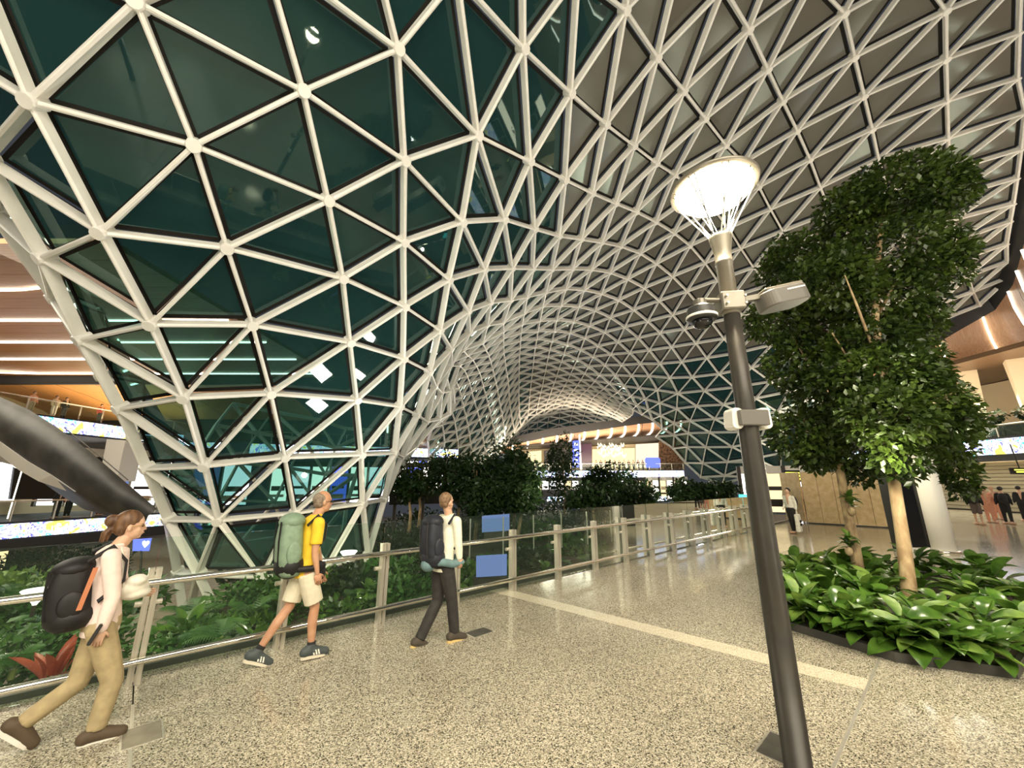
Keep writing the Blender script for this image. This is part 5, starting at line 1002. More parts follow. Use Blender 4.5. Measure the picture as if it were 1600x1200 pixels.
# palms and banana like plants rising behind the rail
def frond(mb, base, d, L, w=.16, n=14, sag=.5):
    d = Vector(d).normalized(); side = d.cross(Vector((0, 0, 1))).normalized(); pts = []
    for i in range(n + 1):
        t = i / n; pts.append(base + d * (L * t) + Vector((0, 0, L * (.0 - sag * t * t))))
    mb.tube(pts, .008, 4)
    for i in range(2, n + 1):
        t = i / n; ll = w * L * 2.2 * math.sin(PI * (.15 + .8 * t)); f = (pts[i] - pts[i - 1]).normalized()
        for s in (-1, 1):
            tip = pts[i] + side * s * ll + f * ll * .55 - Vector((0, 0, ll * .3)); q = f * (L / n * .38)
            mb.add([pts[i] - q, pts[i] + q, tip], [(0, 1, 2)])
def palm(loc, n, L, label, mm='leaf_fern', group=None, lift=(.5, 1.3), stem=.0):
    t = empty('fern_palm', loc, 0, label, 'plant', group); c = Vector(loc)
    for i in range(n):
        a = 2 * PI * i / n + random.uniform(-.2, .2); e = random.uniform(*lift)
        m = MB(); frond(m, c + Vector((0, 0, stem)), (math.cos(a) * math.cos(e), math.sin(a) * math.cos(e), math.sin(e)), L * random.uniform(.8, 1.15)); m.build('frond', M[mm], t)
    m = MB(); m.tube([c - Vector((0, 0, .1)), c + Vector((0, 0, stem + .06))], .04, 6); m.build('stem', M['stem'], t)
    return t
k = 0
PALMS = [(20, 940, -1.3, 1.1), (75, 985, -1.2, 1.0), (120, 930, -1.6, 1.2), (180, 960, -1.2, .9), (300, 965, -1.1, .9), (345, 1000, -.95, .8), (400, 960, -1.1, .9), (560, 945, -1.1, .8), (620, 930, -1.0, .9), (690, 900, -1.0, 1.0), (770, 900, -.9, .8), (850, 870, -.9, .9), (900, 862, -.8, .8), (20, 1050, -.9, .7)]
for (x, y, z, L) in PALMS:
    p = gz(x, y, z)
    w = 'left of the walking woman' if x < 130 else ('at the foot of the near funnel' if x < 600 else 'behind the rail right of the near funnel')
    palm((p.x, p.y, z), 9, L, 'feathery green fern palm ' + w, 'leaf_fern', 'fern palms ' + w)
for i in range(46):
    u = random.uniform(-6, 16); v = -random.uniform(.75, 3.0) if i % 2 else -random.uniform(2.5, 7)
    z = -1.15 if u < 3 else -.75
    p = uv(u, v, z)
    w = 'left part' if u < -2.5 else ('middle part' if u < 3 else 'far part')
    if i % 3 == 0: palm(tuple(p), 7, .75, 'feathery fern in the %s of the bed behind the rail' % w, 'leaf_fern', 'ferns in the %s of the bed behind the rail' % w)
    else: broad_plant('leafy_plant', tuple(p), 8, .55 if u < 3 else .45, 'broad leaved plant in the %s of the bed behind the rail' % w, ['broad', 'broad2', 'lit'] if i % 2 else ['broad'], 'broad leaved plants in the %s of the bed behind the rail' % w, el=(.2, 1.25), up=.25)
p = gz(85, 1040, -.6); broad_plant('red_plant', (p.x, p.y, -.9), 9, .5, 'red leaved plant low behind the glass at the lower left', ['red'], None, el=(.3, 1.2), up=.15)
# dense ground foliage masses (uncountable low leaves)
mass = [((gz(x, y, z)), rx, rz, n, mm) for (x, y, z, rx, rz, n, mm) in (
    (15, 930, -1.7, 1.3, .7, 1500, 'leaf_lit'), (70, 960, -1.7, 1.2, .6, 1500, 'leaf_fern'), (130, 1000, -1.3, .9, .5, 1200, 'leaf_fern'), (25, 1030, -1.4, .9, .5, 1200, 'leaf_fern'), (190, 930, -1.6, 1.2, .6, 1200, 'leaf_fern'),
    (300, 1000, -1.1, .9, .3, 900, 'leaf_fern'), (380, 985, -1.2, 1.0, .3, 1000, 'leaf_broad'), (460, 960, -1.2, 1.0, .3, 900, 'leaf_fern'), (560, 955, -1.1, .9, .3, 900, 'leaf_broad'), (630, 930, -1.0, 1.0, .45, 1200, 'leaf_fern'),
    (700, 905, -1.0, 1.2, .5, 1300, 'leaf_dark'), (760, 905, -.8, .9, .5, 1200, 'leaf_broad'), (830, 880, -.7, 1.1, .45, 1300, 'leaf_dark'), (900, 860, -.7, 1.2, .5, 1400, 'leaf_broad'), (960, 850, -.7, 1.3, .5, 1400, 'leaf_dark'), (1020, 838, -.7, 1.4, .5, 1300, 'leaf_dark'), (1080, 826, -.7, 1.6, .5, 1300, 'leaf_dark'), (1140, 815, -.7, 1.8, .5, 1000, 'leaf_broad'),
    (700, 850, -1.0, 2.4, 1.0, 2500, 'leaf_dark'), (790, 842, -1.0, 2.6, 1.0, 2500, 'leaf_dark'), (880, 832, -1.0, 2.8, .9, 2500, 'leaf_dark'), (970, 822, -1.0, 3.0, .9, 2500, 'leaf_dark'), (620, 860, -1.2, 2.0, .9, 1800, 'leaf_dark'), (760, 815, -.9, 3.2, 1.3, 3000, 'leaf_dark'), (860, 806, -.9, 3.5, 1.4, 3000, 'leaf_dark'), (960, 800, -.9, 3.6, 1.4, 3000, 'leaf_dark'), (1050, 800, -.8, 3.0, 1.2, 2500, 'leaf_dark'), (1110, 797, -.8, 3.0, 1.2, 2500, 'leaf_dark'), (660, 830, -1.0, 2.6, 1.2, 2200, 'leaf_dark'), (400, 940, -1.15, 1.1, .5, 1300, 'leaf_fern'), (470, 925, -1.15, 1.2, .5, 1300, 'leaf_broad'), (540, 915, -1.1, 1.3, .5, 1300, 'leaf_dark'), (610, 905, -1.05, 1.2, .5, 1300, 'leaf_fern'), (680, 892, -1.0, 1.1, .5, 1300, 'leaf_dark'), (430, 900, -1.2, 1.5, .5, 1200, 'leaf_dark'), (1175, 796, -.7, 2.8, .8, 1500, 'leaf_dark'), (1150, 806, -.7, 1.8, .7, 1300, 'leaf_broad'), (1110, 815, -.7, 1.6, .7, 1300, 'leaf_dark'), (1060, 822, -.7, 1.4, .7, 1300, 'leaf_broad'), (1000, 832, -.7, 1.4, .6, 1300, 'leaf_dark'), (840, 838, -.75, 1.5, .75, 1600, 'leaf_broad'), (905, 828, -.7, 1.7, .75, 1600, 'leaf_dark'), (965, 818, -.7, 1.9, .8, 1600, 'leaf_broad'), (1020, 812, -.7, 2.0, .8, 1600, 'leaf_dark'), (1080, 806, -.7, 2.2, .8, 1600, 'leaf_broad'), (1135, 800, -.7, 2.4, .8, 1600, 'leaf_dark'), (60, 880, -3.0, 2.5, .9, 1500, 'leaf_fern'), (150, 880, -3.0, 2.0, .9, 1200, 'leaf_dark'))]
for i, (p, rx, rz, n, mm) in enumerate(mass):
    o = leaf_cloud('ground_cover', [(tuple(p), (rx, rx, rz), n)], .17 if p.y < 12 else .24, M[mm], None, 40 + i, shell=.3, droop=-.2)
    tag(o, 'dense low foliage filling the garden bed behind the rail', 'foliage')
# shrubs on the right balcony
for k in range(13):
    y = 17 + 2.1 * k
    t = empty('balcony_shrub', (31.3, y, 5.4), 0, 'dark shrub in the long planter on the right upper level', 'shrub', 'shrubs in the right balcony planter')
    m = MB(); m.tube([(31.3, y, 5.4), (31.3, y + .1, 5.9)], .03, 5); m.build('stem', M['bark'], t)
    leaf_cloud('foliage', [((31.3, y, 5.95), (.6, .9, .5), 260)], .26, M['leaf_dark'], t, 90 + k)
lamp('SPOT', (5.6, 4.6, 5.6), 420, (1, .9, .7), .12, (R(18), 0, 0), R(85), name='planter_spot')
lamp('SPOT', (-6.5, 7.5, 3.2), 260, (1, .9, .6), .2, (R(25), 0, 0), R(120), name='bed_fill')  # fill added to brighten the foliage at the left
lamp('SPOT', tuple(gz(1330, 870) + Vector((0, 0, 4.2))), 350, (1, .88, .6), .2, (R(38), 0, R(-25)), R(110), name='hoarding_fill')  # added to brighten the hoarding boards
lamp('SPOT', tuple(gz(1490, 960) + Vector((0, 0, 3.4))), 250, (1, .9, .7), .2, (R(55), 0, R(-5)), R(90), name='totem_fill')  # extra light added on the totem
lamp('POINT', tuple(at(1390, 720, 6.0)), 45, (1, .92, .7), .15, name='tree_uplight')

# lower garden lamps, same ring heads as on the walkway
for k, (x, y, Y, lab) in enumerate(((60, 922, 9.5, 'garden lamp with small white conical head low at the far left'), (1090, 806, 19, 'garden lamp with small white conical head between rail posts at right'), (545, 862, 14, 'garden lamp with white conical head glimpsed behind the man in yellow'))):
    c = at(x, y, Y); t = empty('garden_lamp', (c.x, c.y, -1.7), 0, lab, 'lamp')
    m = MB(); m.lathe((c.x, c.y, 0), [(.26, c.z + .02), (.27, c.z), (.05, c.z - .26), (.035, c.z - .3)], 16); m.build('conical_head', M['wire_glow'] if 'wire_glow' in M else M.setdefault('wire_glow', emis('lamp_cone_glow', (1, .93, .8), 1.6)), t, smooth=False)
    m = MB(); m.tube([(c.x, c.y, c.z - .28), (c.x, c.y, min(-1.2, c.z - 1))], .035, 8); m.build('pole', M['dark_metal'], t)
    lamp('POINT', (c.x, c.y, c.z + .15), 55, (1, .9, .65), .1, name='garden_lamp_light')

# ================================================================== PEOPLE
def remesh(name, mb, m, parent, vox, smooth=4, extra=None, mats=None):
    """fuse overlapping tapered volumes into one continuous skin"""
    me = bpy.data.meshes.new(name + '_tmp'); me.from_pydata([tuple(v) for v in mb.v], [], mb.f)
    bm = bmesh.new(); bm.from_mesh(me); bmesh.ops.recalc_face_normals(bm, faces=bm.faces); bm.to_mesh(me); bm.free()
    ob = bpy.data.objects.new(name + '_tmp', me); C.objects.link(ob)
    md = ob.modifiers.new('r', 'REMESH'); md.mode = 'VOXEL'; md.voxel_size = vox
    sm = ob.modifiers.new('s', 'SMOOTH'); sm.factor = .5; sm.iterations = smooth
    dg = bpy.context.evaluated_depsgraph_get(); dg.update()
    em = bpy.data.meshes.new_from_object(ob.evaluated_get(dg))
    V = [v.co.copy() for v in em.vertices]; F = [tuple(p.vertices) for p in em.polygons]
    bpy.data.objects.remove(ob)
    if extra is not None:
        o = len(V); V += extra.v; F += [tuple(o + i for i in f) for f in extra.f]
    return pyobj(name, V, F, m, parent, True)
def limb(mb, pts, rad, n=10, flat=None):
    """tapered limb with rounded ends"""
    mb.tube(pts, rad, n, True, flat)
    mb.ell(pts[0], (rad[0],) * 3, 10, 6); mb.ell(pts[-1], (rad[-1],) * 3, 10, 6)
def ends(mb, a, b, ra, rb, n=10):
    mb.tube([a, b], [ra, rb], n)
def frame(f):
    f = Vector(f).normalized(); s = Vector((0, 0, 1)).cross(f).normalized(); return f, s, f.cross(s)   # forward, left, up
def hand(mb, wrist, dirv, palm_n, side, s=1.0, curl=.5):
    """palm, four unequal bent fingers and a thumb"""
    d = Vector(dirv).normalized(); n = (Vector(palm_n) - d * Vector(palm_n).dot(d)).normalized(); w = d.cross(n).normalized() * side
    pc = wrist + d * .045 * s
    mb.ell(pc, (1, 1, 1), 10, 6, Matrix(((d.x * .05 * s, w.x * .042 * s, n.x * .016 * s, 0), (d.y * .05 * s, w.y * .042 * s, n.y * .016 * s, 0), (d.z * .05 * s, w.z * .042 * s, n.z * .016 * s, 0), (0, 0, 0, 1))))
    for k, (o, L) in enumerate(((.028, .068), (.010, .078), (-.009, .072), (-.027, .055))):
        p0 = wrist + d * .075 * s + w * o * s; a = curl
        d1 = (d * math.cos(a) + n * math.sin(a)); d2 = (d * math.cos(2.1 * a) + n * math.sin(2.1 * a)); d3 = (d * math.cos(3 * a) + n * math.sin(3 * a))
        p1 = p0 + d1 * L * .42 * s; p2 = p1 + d2 * L * .33 * s; p3 = p2 + d3 * L * .25 * s
        mb.tube([p0 - d * .02 * s, p0, p1, p2, p3], [.0092 * s, .009 * s, .0085 * s, .0078 * s, .005 * s], 7)
    t0 = wrist + d * .02 * s + w * .03 * s; t1 = t0 + (d * .6 + w * .6 + n * .4).normalized() * .035 * s; t2 = t1 + (d * .8 + w * .1 + n * .6).normalized() * .028 * s
    mb.tube([t0 - w * .01, t0, t1, t2], [.012 * s, .012 * s, .010 * s, .006 * s], 7)
SKIN = vary(mat('skin', (.62, .38, .25), .5), (.60, .36, .24), (.68, .43, .29), 9)
SKIN_T = vary(mat('tanned_skin', (.55, .29, .17), .5), (.50, .25, .14), (.60, .34, .21), 9)
EYE_W = mat('eye_white', (.85, .83, .8), .3); EYE_D = mat('eye_dark', (.02, .015, .01), .2); LIP = mat('lips', (.5, .22, .17), .5)
def head(t, c, f, s, skin, hair_m, hair='short', glasses=None, up=None):
    """c centre of the head, f facing; returns nothing, adds parts"""
    f, l, u = frame(f)
    if up is not None: u = Vector(up).normalized(); l = u.cross(f).normalized(); f = l.cross(u)
    def X(v, sc=(1, 1, 1)):
        return Matrix(((f.x * sc[0], l.x * sc[1], u.x * sc[2], v.x), (f.y * sc[0], l.y * sc[1], u.y * sc[2], v.y), (f.z * sc[0], l.z * sc[1], u.z * sc[2], v.z), (0, 0, 0, 1)))
    def P(a, b, d): return c + f * a * s + l * b * s + u * d * s
    m = MB()
    m.ell((0, 0, 0), (1, 1, 1), 16, 12, X(P(-.008, 0, .025), (.098 * s, .078 * s, .105 * s)))
    m.ell((0, 0, 0), (1, 1, 1), 14, 10, X(P(.018, 0, -.045), (.074 * s, .062 * s, .078 * s)))
    m.ell((0, 0, 0), (1, 1, 1), 10, 8, X(P(.058, 0, -.092), (.026 * s, .028 * s, .022 * s)))      # chin
    m.ell((0, 0, 0), (1, 1, 1), 10, 8, X(P(.086, 0, -.018), (.020 * s, .014 * s, .030 * s)))      # nose
    m.ell((0, 0, 0), (1, 1, 1), 10, 8, X(P(.101, 0, -.030), (.014 * s, .015 * s, .012 * s)))
    m.ell((0, 0, 0), (1, 1, 1), 10, 8, X(P(.078, 0, .028), (.018 * s, .055 * s, .012 * s)))       # brow
    for b in (-1, 1):
        m.ell((0, 0, 0), (1, 1, 1), 10, 8, X(P(-.005, .079 * b, -.012), (.018 * s, .011 * s, .032 * s)))   # ears
        m.ell((0, 0, 0), (1, 1, 1), 10, 8, X(P(.055, .04 * b, -.03), (.022 * s, .02 * s, .025 * s)))
    m.ell((0, 0, 0), (1, 1, 1), 8, 6, X(P(.084, 0, -.062), (.014 * s, .026 * s, .013 * s)))
    h = remesh('head', m, skin, t, .007 * s, 3)
    for b in (-1, 1):
        e = MB(); e.ell(P(.079, .031 * b, .004), (.011 * s,) * 3, 10, 8); o = e.build('eye', EYE_W, h, smooth=True)
        e = MB(); e.ell(P(.087, .031 * b, .004), (.0055 * s,) * 3, 8, 6); e.build('pupil', EYE_D, h, smooth=True) if False else None
        o.data.materials.clear(); o.data.materials.append(EYE_D)
    e = MB(); e.ell((0, 0, 0), (1, 1, 1), 10, 6, X(P(.096, 0, -.062), (.006 * s, .022 * s, .007 * s))); e.build('mouth', LIP, h, smooth=True)
    # hair
    m = MB()
    if hair == 'short':
        m.ell((0, 0, 0), (1, 1, 1), 16, 12, X(P(-.026, 0, .042), (.096 * s, .083 * s, .098 * s)))
        m.ell((0, 0, 0), (1, 1, 1), 12, 10, X(P(-.05, 0, -.012), (.058 * s, .074 * s, .062 * s)))
    elif hair == 'balding':
        m.ell((0, 0, 0), (1, 1, 1), 16, 12, X(P(-.034, 0, .030), (.090 * s, .084 * s, .084 * s)))
        m.ell((0, 0, 0), (1, 1, 1), 12, 10, X(P(-.045, 0, -.018), (.060 * s, .079 * s, .062 * s)))
    elif hair == 'bun':
        m.ell((0, 0, 0), (1, 1, 1), 16, 12, X(P(-.022, 0, .045), (.103 * s, .087 * s, .102 * s)))
        m.ell((0, 0, 0), (1, 1, 1), 12, 10, X(P(-.06, 0, -.01), (.060 * s, .078 * s, .072 * s)))
        m.ell((0, 0, 0), (1, 1, 1), 12, 10, X(P(-.135, 0, .055), (.052 * s, .05 * s, .055 * s)))
        for k in range(5): m.tube([P(-.11, 0, .02), P(-.135 - .01 * k, .03 * math.sin(k * 2), -.05), P(-.14 - .012 * k, .035 * math.sin(k * 2), -.13)], [.022 * s, .018 * s, .006 * s], 6)
    elif hair == 'cap':
        m.ell((0, 0, 0), (1, 1, 1), 16, 12, X(P(-.014, 0, .045), (.103 * s, .088 * s, .098 * s)))
    remesh('hair', m, hair_m, h, .009 * s, 1)
    if glasses:
        g = MB()
        for b in (-1, 1):
            ring = [P(.098, .033 * b + .021 * math.cos(2 * PI * k / 12), .004 + .017 * math.sin(2 * PI * k / 12)) for k in range(13)]
            g.tube(ring, .0022 * s, 5); g.tube([P(.096, .054 * b, .006), P(.05, .078 * b, .008), P(.0, .083 * b, .0)], .0024 * s, 5)
        g.tube([P(.1, -.012, .006), P(.102, 0, .009), P(.1, .012, .006)], .002 * s, 5)
        g.build('glasses', glasses, h)
    return h
def shoe(t, ankle, f, pitch, s, upper, sole, stripe=None):
    """ankle point; pitch>0 lifts the heel"""
    f, l, u = frame(f); cp_, sp_ = math.cos(pitch), math.sin(pitch)
    f2 = f * cp_ - u * sp_; u2 = u * cp_ + f * sp_
    def P(a, b, d): return ankle + f2 * a * s + l * b * s + u2 * d * s
    m = MB()
    m.tube([P(-.065, 0, -.03), P(-.04, 0, -.025), P(.02, 0, -.03), P(.09, 0, -.048), (P(.15, 0, -.060)), P(.185, 0, -.068)], [.042 * s, .052 * s, .050 * s, .047 * s, .040 * s, .024 * s], 12)
    m.tube([P(0, 0, -.03), P(-.005, 0, .035)], [.047 * s, .045 * s], 12); m.ell(P(-.055, 0, -.035), (.05 * s,) * 3, 10, 8); m.ell(P(.15, 0, -.058), (.04 * s,) * 3, 10, 8)
    o = remesh('shoe', m, upper, t, .009 * s, 2)
    m = MB(); out = [(-.09, -.018), (-.078, -.034), (0, -.034), (.08, -.042), (.14, -.037), (.185, -.012), (.185, .012), (.14, .037), (.08, .042), (0, .034), (-.078, .034), (-.09, .018)]
    m.prism([P(a * .95, b * .95, -.096 + (.008 if a > .17 else 0)) for a, b in out], u2 * .028 * s); m.build('sole', sole, o)
    if stripe:
        for b in (-1, 1):
            for k in range(3):
                m = MB(); m.prism([P(.02 + .025 * k, .045 * b, -.06), P(.035 + .025 * k, .045 * b, -.06), P(.018 + .025 * k, .043 * b, -.015), P(.005 + .025 * k, .043 * b, -.015)], l * b * .004); m.build('stripe', stripe, o)
    return o
def backpack(name, label, c, f, w, d, h, m_main, m_low, extras=None, strap=None, sh=None, lean=0.0):
    """c centre of pack; f facing of its wearer"""
    f, l, u = frame(f); t = empty(name, tuple(c), 0, label, 'backpack')
    u2 = (u * math.cos(lean) - f * math.sin(lean)); f2 = l.cross(u2) if False else (f * math.cos(lean) + u * math.sin(lean))
    def P(a, b, e): return c + f2 * a + l * b + u2 * e
    m = MB(); prof = [(-.5, .72), (-.44, .92), (-.2, 1.0), (.1, .98), (.32, .88), (.45, .70), (.5, .42)]
    pts = [P(-.02 * math.sin((e + .5) * PI), 0, e * h) for e, k in prof]
    V = []; n = 18
    for (e, k), p in zip(prof, pts):
        for j in range(n):
            a = 2 * PI * j / n; ca, sa = math.cos(a), math.sin(a)
            ca = math.copysign(abs(ca) ** .65, ca); sa = math.copysign(abs(sa) ** .65, sa)
            V.append(p + f2 * ca * d / 2 * k + l * sa * w / 2 * (k ** .5))
    F = [(i * n + j, i * n + (j + 1) % n, (i + 1) * n + (j + 1) % n, (i + 1) * n + j) for i in range(len(prof) - 1) for j in range(n)] + [tuple(range(n - 1, -1, -1)), tuple((len(prof) - 1) * n + j for j in range(n))]
    m.add(V, F); m.build('main_bag', m_main, t, smooth=True)
    m = MB(); m.ell((0, 0, 0), (1, 1, 1), 16, 10, Matrix(((f2.x * d * .52, l.x * w * .52, u2.x * h * .15, P(0, 0, h * .40).x), (f2.y * d * .52, l.y * w * .52, u2.y * h * .15, P(0, 0, h * .40).y), (f2.z * d * .52, l.z * w * .52, u2.z * h * .15, P(0, 0, h * .40).z), (0, 0, 0, 1)))); m.build('lid', m_main, t, smooth=True)
    m = MB(); m.ell((0, 0, 0), (1, 1, 1), 16, 10, Matrix(((f2.x * d * .60, l.x * w * .57, u2.x * h * .23, P(0, 0, -h * .33).x), (f2.y * d * .60, l.y * w * .57, u2.y * h * .23, P(0, 0, -h * .33).y), (f2.z * d * .60, l.z * w * .57, u2.z * h * .23, P(0, 0, -h * .33).z), (0, 0, 0, 1)))); m.build('lower_pocket', m_low, t, smooth=True)
    for b in (-1, 1):
        m = MB(); m.ell((0, 0, 0), (1, 1, 1), 10, 8, Matrix(((f2.x * d * .3, l.x * .025, u2.x * h * .2, P(0, b * w * .49, -h * .12).x), (f2.y * d * .3, l.y * .025, u2.y * h * .2, P(0, b * w * .49, -h * .12).y), (f2.z * d * .3, l.z * .025, u2.z * h * .2, P(0, b * w * .49, -h * .12).z), (0, 0, 0, 1)))); m.build('side_pocket', m_main, t, smooth=True)
        m = MB(); m.tube([P(-d * .5, b * w * .28, h * .42), P(-d * .55, b * w * .28, .1 * h), P(-d * .53, b * w * .28, -h * .3)], .009, 5); m.build('compression_strap', strap or m_low, t)
    if extras:
        for (a, b, e, da, db, de, mm, nm) in extras:
            m = MB(); m.prism([P(a, b, e), P(a + da, b + db * 0, e), P(a + da, b, e + de), P(a, b, e + de)], l * db); m.build(nm, mm, t)
    if sh:   # shoulder straps over the shoulders: sh = [(shoulder point, chest point, low point)]
        for q in sh:
            m = MB(); m.tube(q, .02, 8, flat=(f2, .5)); m.build('shoulder_strap', m_low, t)
    return t
def cloth(name, base, var=.12, rough=.8):
    a = tuple(max(0, k * (1 - var)) for k in base); b = tuple(min(1, k * (1 + var)) for k in base)
    return vary(mat(name, base, rough), a, b, 14, 4)
F_W = DU
L_W = -DV    # the walkers' left is away from the camera

def walker(label, v, J, H, skin, hair_m, hair, shirt_m, pants_m, shorts=False, sleeves='long', glasses=None, shoes=None, head_f=None, vox=.011, bw=1.0):
    """J: pixel positions of joints seen in the photo, all on the upright plane v beside the railing"""
    def W(k, off=0.0): return onv(J[k][0], J[k][1], v + off)
    S = H / 1.75
    hd = W('head'); neck = W('neck'); hip = W('hip'); sh = W('shoulder')
    root = empty('person', (hip.x, hip.y, 0), 0, label, 'person')
    sw = .175 * S * bw; hw = .09 * S
    shR, shL = sh + DV * sw - Vector((0, 0, .01)), sh - DV * sw
    elR, wrR = W('elbowR', sw + .02), W('wristR', sw + .03)
    elL, wrL = W('elbowL', -sw - .02), W('wristL', -sw - .03)
    hpR, hpL = hip + DV * hw, hip - DV * hw
    knR, anR = W('kneeR', hw), W('ankleR', hw); knL, anL = W('kneeL', -hw), W('ankleL', -hw)
    chest = sh.lerp(hip, .32); waist = sh.lerp(hip, .72)
    # body: one continuous figure
    b = MB()
    limb(b, [neck + Vector((0, 0, .03)), sh + Vector((0, 0, -.01))], [.052 * S, .065 * S])
    b.tube([hd - Vector((0, 0, .07 * S)), neck], [.05 * S, .052 * S], 10)
    b.tube([sh + Vector((0, 0, .02)), sh, chest, waist, hip, hip - Vector((0, 0, .06))], [.06 * S, .13 * S, .145 * S, .125 * S, .145 * S, .12 * S], 16, flat=(F_W, .72))
    limb(b, [shL, shR], [.055 * S, .055 * S])
    for a_, e_, w_ in ((shR, elR, wrR), (shL, elL, wrL)):
        limb(b, [a_, a_.lerp(e_, .5), e_], [.052 * S, .045 * S, .038 * S]); limb(b, [e_, e_.lerp(w_, .4), w_], [.038 * S, .036 * S, .024 * S])
    for a_, k_, n_ in ((hpR, knR, anR), (hpL, knL, anL)):
        limb(b, [a_, a_.lerp(k_, .5), k_], [.085 * S, .072 * S, .053 * S]); limb(b, [k_, k_.lerp(n_, .35) - F_W * .012, n_], [.052 * S, .054 * S, .034 * S])
    hx = MB()
    for w_, e_, sd in ((wrR, elR, 1), (wrL, elL, -1)):
        d = (w_ - e_).normalized(); hand(hx, w_, d, F_W * .2 - DV * sd, sd if True else -1, S, .35)
    body = remesh('body', b, skin, root, vox, 4, extra=hx)
    head(root, hd, head_f or F_W, S * 1.0, skin, hair_m, hair, glasses)
    # top
    m = MB(); g = .016
    m.tube([sh + Vector((0, 0, .065)), sh + Vector((0, 0, .02)), chest, waist, hip + Vector((0, 0, .04)), hip - Vector((0, 0, .05))], [.068 * S, .15 * S, .165 * S, .150 * S, .165 * S, .170 * S], 18, flat=(F_W, .74))
    limb(m, [shL, shR], [.067 * S, .067 * S]); limb(m, [shL.lerp(shR, .3) + Vector((0, 0, .03)), shL.lerp(shR, .7) + Vector((0, 0, .03))], [.055 * S, .055 * S])
    for a_, e_, w_ in ((shR, elR, wrR), (shL, elL, wrL)):
        if sleeves == 'long':
            limb(m, [a_, a_.lerp(e_, .5), e_], [.068 * S, .062 * S, .055 * S]); limb(m, [e_, e_.lerp(w_, .5), w_.lerp(e_, .06)], [.055 * S, .052 * S, .042 * S])
        else:
            m.tube([a_, a_.lerp(e_, .45), a_.lerp(e_, .72)], [.070 * S, .066 * S, .066 * S], 12)
    top = remesh('shirt', m, shirt_m, root, vox, 3)
    m = MB()
    for k in range(13):
        a = 2 * PI * k / 12
        pass
    m.tube([sh + F_W * .012 + Vector((.060 * S * math.cos(2 * PI * k / 14), .060 * S * math.sin(2 * PI * k / 14), .060 * S + .008 * math.cos(2 * PI * k / 14))) for k in range(15)], .014 * S, 6); m.build('collar', shirt_m, top)
    # trousers or shorts
    m = MB(); m.tube([hip + Vector((0, 0, .08)), hip, hip - Vector((0, 0, .07))], [.152 * S, .162 * S, .12 * S], 18, flat=(F_W, .8))
    for a_, k_, n_ in ((hpR, knR, anR), (hpL, knL, anL)):
        if shorts: m.tube([a_, a_.lerp(k_, .5), a_.lerp(k_, .86)], [.10 * S, .103 * S, .100 * S], 14)
        else:
            limb(m, [a_, a_.lerp(k_, .5), k_], [.10 * S, .092 * S, .075 * S]); m.tube([k_, k_.lerp(n_, .5), n_ + (n_ - k_).normalized() * .005], [.075 * S, .072 * S, .066 * S], 12)
    remesh('shorts' if shorts else 'trousers', m, pants_m, root, vox, 2 if shorts else 3)
    up_m, so_m, st_m, pR, pL = shoes
    for an, pc in ((anR, pR), (anL, pL)):
        shoe(root, an - Vector((0, 0, .01)), F_W, pc, S * 1.08, up_m, so_m, st_m)
    if shorts:
        for an, k_ in ((anR, knR), (anL, knL)):
            m = MB(); m.tube([an + Vector((0, 0, .0)), an.lerp(k_, .13)], [.042 * S, .044 * S], 12); m.build('sock', M['sock'], root, smooth=True)
    return dict(root=root, sh=sh, shR=shR, shL=shL, chest=chest, waist=waist, hip=hip, wrR=wrR, elR=elR, S=S, neck=neck)
M['sock'] = cloth('black_sock', (.015, .015, .016))
brown_hair = vary(mat('brown_hair', (.10, .045, .02), .5), (.06, .025, .01), (.16, .08, .035), 30, 3, (1, 1, .2))
grey_hair = vary(mat('grey_brown_hair', (.22, .16, .11), .6), (.14, .1, .07), (.32, .25, .18), 30)
light_brown = vary(mat('light_brown_hair', (.20, .12, .06), .6), (.13, .07, .035), (.27, .17, .09), 30)
black_hair = mat('black_hair', (.012, .01, .01), .5)
# ---- woman in pale pink
pink = cloth('pale_pink_shirt', (.82, .66, .60), .06); khaki = cloth('khaki_trousers', (.42, .33, .18), .12)
w = walker('woman in pale pink shirt and khaki trousers striding along the rail at the left', .93,
    dict(head=(205, 822), neck=(190, 850), shoulder=(176, 864), hip=(158, 978), elbowR=(176, 934), wristR=(158, 984), elbowL=(192, 925), wristL=(214, 925), kneeR=(176, 1062), ankleR=(150, 1138), kneeL=(122, 1066), ankleL=(38, 1128)),
    1.66, SKIN, brown_hair, 'bun', pink, khaki, False, 'long', mat('gold_glasses', (.7, .5, .2), .3, .8), (mat('grey_brown_shoe', (.09, .06, .035), .7), mat('white_sole', (.75, .72, .65), .6), None, 0.0, .75))
f, l, u = F_W, L_W, Vector((0, 0, 1))
bc_ = w['chest'].lerp(w['waist'], .45) - F_W * .185
black_cloth = cloth('black_nylon', (.007, .0065, .007), .3, .6)
bag = backpack('backpack', 'big rounded black backpack with orange stripe worn by the woman at the left', bc_, F_W, .33, .27, .50, black_cloth, black_cloth, None, black_cloth,
    [[w['shR'] - F_W * .13 + u * -.02, w['shR'] + u * .075 - DV * .04, w['shR'] + F_W * .10 - u * .05 - DV * .05, w['shR'] + F_W * .11 - u * .2 - DV * .04, w['shR'] - F_W * .02 - u * .33],
     [w['shL'] - F_W * .13, w['shL'] + u * .075 + DV * .04, w['shL'] + F_W * .11 - u * .1, w['shL'] - F_W * .02 - u * .33]], lean=.12)
m = MB(); m.prism([bc_ + F_W * .08 + DV * .165 + u * .2, bc_ + F_W * .11 + DV * .165 + u * .2, bc_ + F_W * .07 + DV * .175 - u * .1, bc_ + F_W * .04 + DV * .175 - u * .1], DV * .01); m.build('orange_stripe', mat('orange_stripe', (.5, .18, .08), .6), bag)
